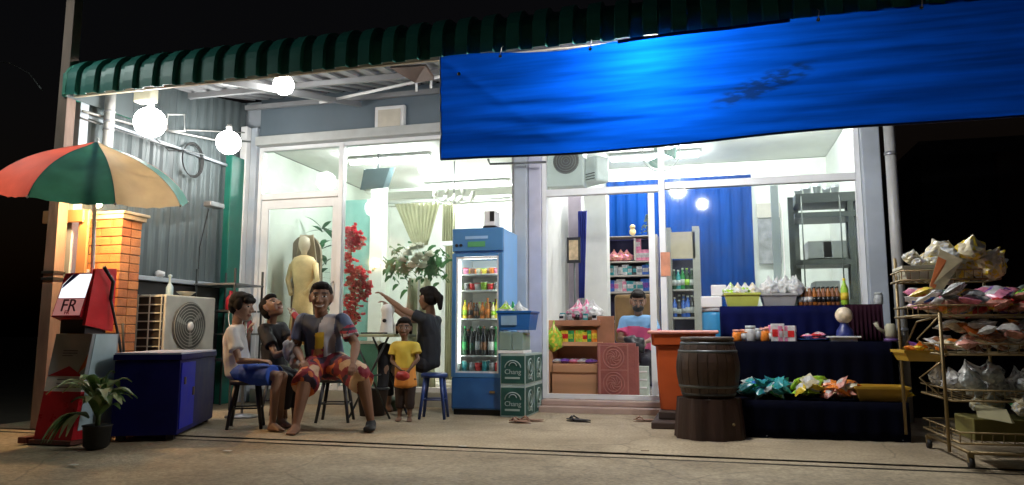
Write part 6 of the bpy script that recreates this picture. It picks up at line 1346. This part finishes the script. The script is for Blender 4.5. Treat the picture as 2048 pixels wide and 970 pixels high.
def shirt(pp, mats, fn=None, sleeve=.75, hem=.0, name='shirt', loose=1.0):
    J, T, s, g_, wS, upt_ = (pp[k] for k in 'J T s g wS upt'.split()); bm = bmesh.new(); e = .014*loose
    els(bm, [(J['chest'], (wS*.8+e, .108*s*g_+e, .125*s+e), T), (J['neck']-upt_*.035*s, (.075*s+e, .05*s+e, .022*s), T), (J['shL'], .05*s+e), (J['shR'], .05*s+e)])
    els(bm, [(J['chest'], (wS*.8+e, .108*s*g_+e, .10*s), T), (J['pelvis']-upt_*hem, (.155*s*g_+e, .125*s*g_+e, .06*s), T)])
    for q in 'LR': a, b = J['sh'+q], J['el'+q]; els(bm, [(a, .052*s*g_+e), (a.lerp(b, .3), .052*s*g_+e)]); cone(bm, a.lerp(b, .22), a.lerp(b, sleeve), .05*s*g_+e, .046*s*g_+e*1.5)
    return remesh(name, bm, mats, pp['t'], .009, fn, 2, .009)
def pants(pp, mats, fn=None, leg=1.0, name='shorts', wide=1.0):
    J, T, s, g_, wS, upt_ = (pp[k] for k in 'J T s g wS upt'.split()); bm = bmesh.new(); e = .014*wide
    els(bm, [(J['pelvis'], (.15*s*g_+e, .12*s*g_+e, .085*s), T), (J['hpL'], .088*s*g_+e), (J['hpR'], .088*s*g_+e)])
    for q in 'LR':
        a, b, c = J['hp'+q], J['kn'+q], J['an'+q]
        if leg <= 1: els(bm, [(a, .088*s*g_+e), (a.lerp(b, leg*.5), .075*s*g_+e)]); cone(bm, a, a.lerp(b, leg), .09*s*g_+e, (.06*s*g_+e*2*wide if leg < 1.01 else .06))
        elif wide > 2:
            els(bm, [(a, .088*s*g_+.02), (a.lerp(b, .8), .075*s*g_)]); cone(bm, a.lerp(b, .35), b.lerp(c, leg-1)+Vector((0, 0, 0)), .085*s*g_, .098*s*g_); els(bm, [(a.lerp(b, .7), .07*s*g_), (b, .07*s*g_)])
        else: els(bm, [(a, .088*s*g_+e), (b, .056*s*g_+e)]); els(bm, [(b, .056*s*g_+e), (b.lerp(c, .3), .054*s*g_+e)]); cone(bm, b, b.lerp(c, leg-1), .056*s*g_+e, .042*s+e)
    return remesh(name, bm, mats, pp['t'], .009, fn, 2, .009)
def floorz(p, z=.075): return Vector((p.x, p.y, z))
# --- man in the jersey, seated facing us
J = dict(head=P(642, 597, 6.26), neck=P(643, 630, 6.36), chest=P(645, 668, 6.38), pelvis=P(652, 722, 6.42),
 shL=P(606, 642, 6.36), elL=P(592, 697, 6.32), wrL=P(606, 722, 6.08), shR=P(685, 642, 6.36), elR=P(712, 690, 6.3), wrR=P(706, 727, 6.06),
 hpL=P(634, 730, 6.38), knL=P(612, 752, 6.0), anL=floorz(P(592, 850, 5.87)), hpR=P(672, 730, 6.38), knR=P(722, 745, 6.1), anR=floorz(P(742, 848, 6.2)), ftL=(.25, -1, 0), ftR=(.35, -1, 0), pnL=(.2, .2, -1), pnR=(-.1, .2, -1))
pm_ = person('person', 'smiling seated man in navy, white and yellow jersey and patterned red shorts', J, 1.0, M_sk['a'], (.42, -1, -.02), smile=1, girth=1.22, headr=1.3)
jm = [mat('jersey_navy', (.012, .02, .05), .7), mat('jersey_white', (.45, .45, .5), .7), mat('jersey_yellow', (.6, .4, .03), .7), mat('jersey_crimson', (.3, .02, .05), .7), mat('jersey_greyblue', (.1, .13, .22), .7), mat('jersey_tan', (.4, .22, .08), .7)]
Ti = pm_['T'].transposed(); jc = Vector(J['chest'])
def jf(c):
    p = Ti @ (Vector(c)-jc); x, z = p.x, p.z
    if (Vector(c)-Vector(J['elR'])).length < .2 and x > .19: return [3, 0, 3, 1][int((z*40) % 4)] if noise.noise(Vector(c)*30) > -.2 else 0
    if x > .13: return 4 if x > .17 else 1
    if .085 < x <= .13: return 1
    if z < .03 and x > .0 and abs(x-.04) < .05+z*.1 and z > -.12: return 2
    if 0 < x < .085 and z > .03 and x > z*.3: return 1 if x > .03 else 0
    if z < -.12 and abs(x-.02) < .06: return 5 if noise.noise(Vector(c)*22) > -.1 else 3
    if x < -.17: return 4
    return 0
shirt(pm_, jm, jf, .7, .02, 'jersey')
sm_ = [mat('shorts_maroon', (.2, .015, .03), .75), mat('shorts_cream', (.55, .38, .24), .75), mat('shorts_orange', (.5, .12, .03), .75), mat('shorts_dark', (.03, .015, .04), .75)]
def sf(c):
    n = noise.noise(Vector((c[0]*9, c[1]*9, c[2]*6))); n2 = noise.noise(Vector((c[0]*14+5, c[1]*14, c[2]*10)))
    if n > .22: return 1
    if n2 > .28: return 2
    if n < -.3: return 3
    return 0
pants(pm_, sm_, sf, 1.2, 'shorts', 2.3)
def shoe(ank, d, m, t, s=1.0):
    d = Vector(d).normalized(); bm = bmesh.new(); sd = Vector((d.y, -d.x, 0)); M3 = Matrix((sd, d, Vector((0, 0, 1)))).transposed(); g_ = Vector((ank[0], ank[1], .035))
    els(bm, [(g_-d*.04, (.042*s, .045*s, .035), M3), (g_+d*.12*s, (.052*s, .05*s, .032), M3)]); els(bm, [(g_+Vector((0, 0, .03)), .045*s), (g_+d*.06, (.045*s, .04, .035), M3)]); return remesh('shoe', bm, [m], t, .008)
shoe(J['anR'], (.35, -1, 0), M_rubber, pm_['t'], 1.05)
# --- boy in white, profile to the right
f2 = Vector((.97, .12, -.12))
J = dict(head=P(484, 614, 6.05), neck=P(474, 645, 6.1), chest=P(470, 684, 6.12), pelvis=P(478, 738, 6.15),
 shL=P(470, 661, 6.24), elL=P(492, 712, 6.26), wrL=P(498, 668, 6.2), shR=P(464, 665, 5.98), elR=P(478, 722, 5.93), wrR=P(520, 722, 5.95),
 hpL=P(492, 745, 6.24), knL=P(566, 752, 6.2), anL=floorz(P(560, 845, 6.25)), hpR=P(490, 748, 6.05), knR=P(556, 752, 6.0), anR=floorz(P(545, 850, 5.95)), ftL=(1, -.2, 0), ftR=(1, -.3, 0), pnL=(.6, .5, .1), pnR=(0, .2, -1))
pb_ = person('person', 'boy in white T-shirt and blue shorts seated in profile at the left of the group', J, .86, M_sk['d'], f2, hair='fringe', headr=1.32)
shirt(pb_, [mat('white_tshirt', (.66, .66, .66), .75, var=.08)], None, .62, .05, 'shirt', 1.3)
pants(pb_, [mat('blue_shorts', (.02, .08, .42), .7)], None, .85, 'shorts', 1.25)
# --- child in black drinking, head tilted back
f3 = Vector((.75, -.2, .62)); u3 = Vector((-.55, .1, .8))
J = dict(head=P(545, 616, 6.55), neck=P(543, 645, 6.6), chest=P(546, 684, 6.62), pelvis=P(548, 740, 6.65),
 shL=P(564, 656, 6.72), elL=P(586, 690, 6.6), wrL=P(588, 640, 6.5), shR=P(528, 660, 6.5), elR=P(552, 712, 6.38), wrR=P(575, 700, 6.32),
 hpL=P(558, 745, 6.62), knL=P(592, 755, 6.4), anL=floorz(P(590, 838, 6.4)), hpR=P(545, 748, 6.6), knR=P(575, 760, 6.3), anR=floorz(P(566, 842, 6.3)), ftL=(.6, -.8, 0), ftR=(.6, -.8, 0), pnL=(-.9, .1, .2), pnR=(.3, .6, .3))
pk = person('person', 'child in black T-shirt tilting the head back to drink from a bottle', J, .88, M_sk['b'], f3, u3, hair='short', headr=1.3)
shirt(pk, [mat('black_tshirt', (.012, .012, .016), .8)], None, .62, .03, 'shirt', 1.2)
pants(pk, [mat('charcoal_trousers', (.02, .02, .028), .8)], None, 1.75, 'trousers')
bt_ = P(588, 628, 6.46); bd = (P(566, 606, 6.5)-bt_); q_ = bt_; dn = bd.normalized()
mb = MB(); mb.tube([bt_-dn*.10, bt_-dn*.02, bt_+dn*.045, bt_+dn*.075, bt_+dn*.10], [.028, .03, .028, .012, .012], 10)
tb2 = thing('drink_bottle', 'small clear drink bottle raised to the mouth of the child in black', 'bottle', tuple(bt_)); obj('body', mb, mat('pale_bottle', (.6, .62, .6), .25, transl=.4), tb2); obj('label', MB().tube([bt_-dn*.08, bt_-dn*.0], .0315, 10, caps=False), mat('red_label', (.45, .03, .06), .5), tb2)
# a grey towel / toy held
tag(obj('cloth_bundle', MB().ball(P(580, 700, 6.28), (.07, .05, .10), 3, .6).ball(P(590, 722, 6.26), (.05, .045, .07), 3, .6), mat('grey_white_cloth', (.42, .4, .4), .8, var=.35, sc=16)), 'crumpled grey and white cloth held in the lap of the drinking child', 'cloth')
# --- woman in black, seated sideways, arms raised to the left
f4 = Vector((-.92, .38, -.05))
J = dict(head=P(856, 598, 7.55), neck=P(862, 628, 7.58), chest=P(858, 668, 7.56), pelvis=P(856, 722, 7.6),
 shL=P(846, 638, 7.36), elL=P(806, 620, 7.3), wrL=P(772, 594, 7.3), shR=P(872, 641, 7.74), elR=P(822, 640, 7.6), wrR=P(780, 612, 7.5),
 hpL=P(845, 728, 7.5), knL=P(768, 698, 7.42), anL=floorz(P(764, 805, 7.45)), hpR=P(850, 726, 7.66), knR=P(782, 706, 7.68), anR=floorz(P(776, 800, 7.75)), ftL=(-1, -.1, 0), ftR=(-1, 0, 0), pnL=(0, 0, -1), pnR=(0, 0, -1))
pw = person('person', 'woman in black with a ponytail seated on the blue stool, both arms reaching left', J, .98, M_sk['b'], f4, hair='pony', headr=1.15)
shirt(pw, [mat('black_blouse', (.014, .016, .022), .75)], None, .5, .03, 'shirt')
pants(pw, [mat('black_trousers', (.014, .013, .016), .8)], None, 1.8, 'trousers')
# --- little girl in yellow
sg_ = PZ(805, 843)
def G(u, v, dy=0): return P(u, v, sg_.y+.04+dy)
f5 = Vector((.38, -1, -.1))
J = dict(head=G(808, 657, -.02), neck=G(809, 680), chest=G(810, 703), pelvis=G(811, 752),
 shL=G(790, 693), elL=G(784, 722, -.02), wrL=G(800, 738, -.1), shR=G(829, 693), elR=G(836, 718, -.02), wrR=G(820, 738, -.1),
 hpL=G(803, 758), knL=G(801, 798), anL=floorz(G(799, 838), .05), hpR=G(820, 758), knR=G(820, 798), anR=floorz(G(819, 838), .05), ftL=(.2, -1, 0), ftR=(.4, -1, 0), pnL=(.6, .3, .2), pnR=(-.6, .3, .2))
pg = person('person', 'small girl in a yellow dress standing barefoot with hands together', J, .62, M_sk['c'], f5, hair='tied', headr=1.5)
shirt(pg, [mat('yellow_dress', (.66, .5, .06), .7), mat('dress_orange', (.7, .28, .05), .7)], lambda c: 1 if c[2] < G(810, 735).z else 0, .6, .09, 'dress', 1.5)
pants(pg, [mat('brown_leggings', (.03, .018, .015), .8)], None, 1.55, 'leggings')
tag(obj('red_purse', MB().ball(G(806, 752, -.17), (.075, .04, .045), 3, .3), mat('red_leather', (.5, .05, .04), .4)), 'small red purse held by the girl in yellow', 'purse')
# --- shopkeeper
f6 = Vector((.12, -1, -.35))
def K(u, v, Y=9.3): return P(u, v, Y)
J = dict(head=K(1276, 604, 9.2), neck=K(1277, 634), chest=K(1277, 652), pelvis=K(1277, 706, 9.38),
 shL=K(1250, 642), elL=K(1240, 676, 9.2), wrL=K(1262, 682, 8.98), shR=K(1304, 642), elR=K(1314, 676, 9.2), wrR=K(1290, 684, 8.98),
 hpL=K(1266, 712), knL=K(1260, 722, 8.9), anL=(K(1262, 790, 8.9).x, 8.95, .2), hpR=K(1290, 712), knR=K(1292, 722, 8.9), anR=(K(1292, 790, 8.9).x, 8.95, .2), ftL=(0, -1, 0), ftR=(0, -1, 0), pnL=(.4, 0, -1), pnR=(-.4, 0, -1))
ps = person('person', 'shopkeeper in pale blue and pink shirt and black mask seated inside the doorway', J, 1.0, M_sk['b'], f6, mask=True, headr=1.2)
cz_ = K(1277, 655).z
shirt(ps, [mat('pale_blue_shirt', (.2, .42, .7), .7), mat('pink_shirt', (.75, .12, .28), .7)], lambda c: 1 if c[2] < cz_+.02*math.sin(c[0]*12) else 0, .7, .02, 'shirt', 1.2)
pants(ps, [mat('charcoal_trousers', (.02, .02, .028))], None, 1.8, 'trousers')
tag(obj('black_bag', MB().ball(K(1268, 690, 8.85), (.13, .08, .10), 3, .5), M_black), 'black bag on the lap of the shopkeeper', 'bag')
bpy.data.scenes.remove(TS)
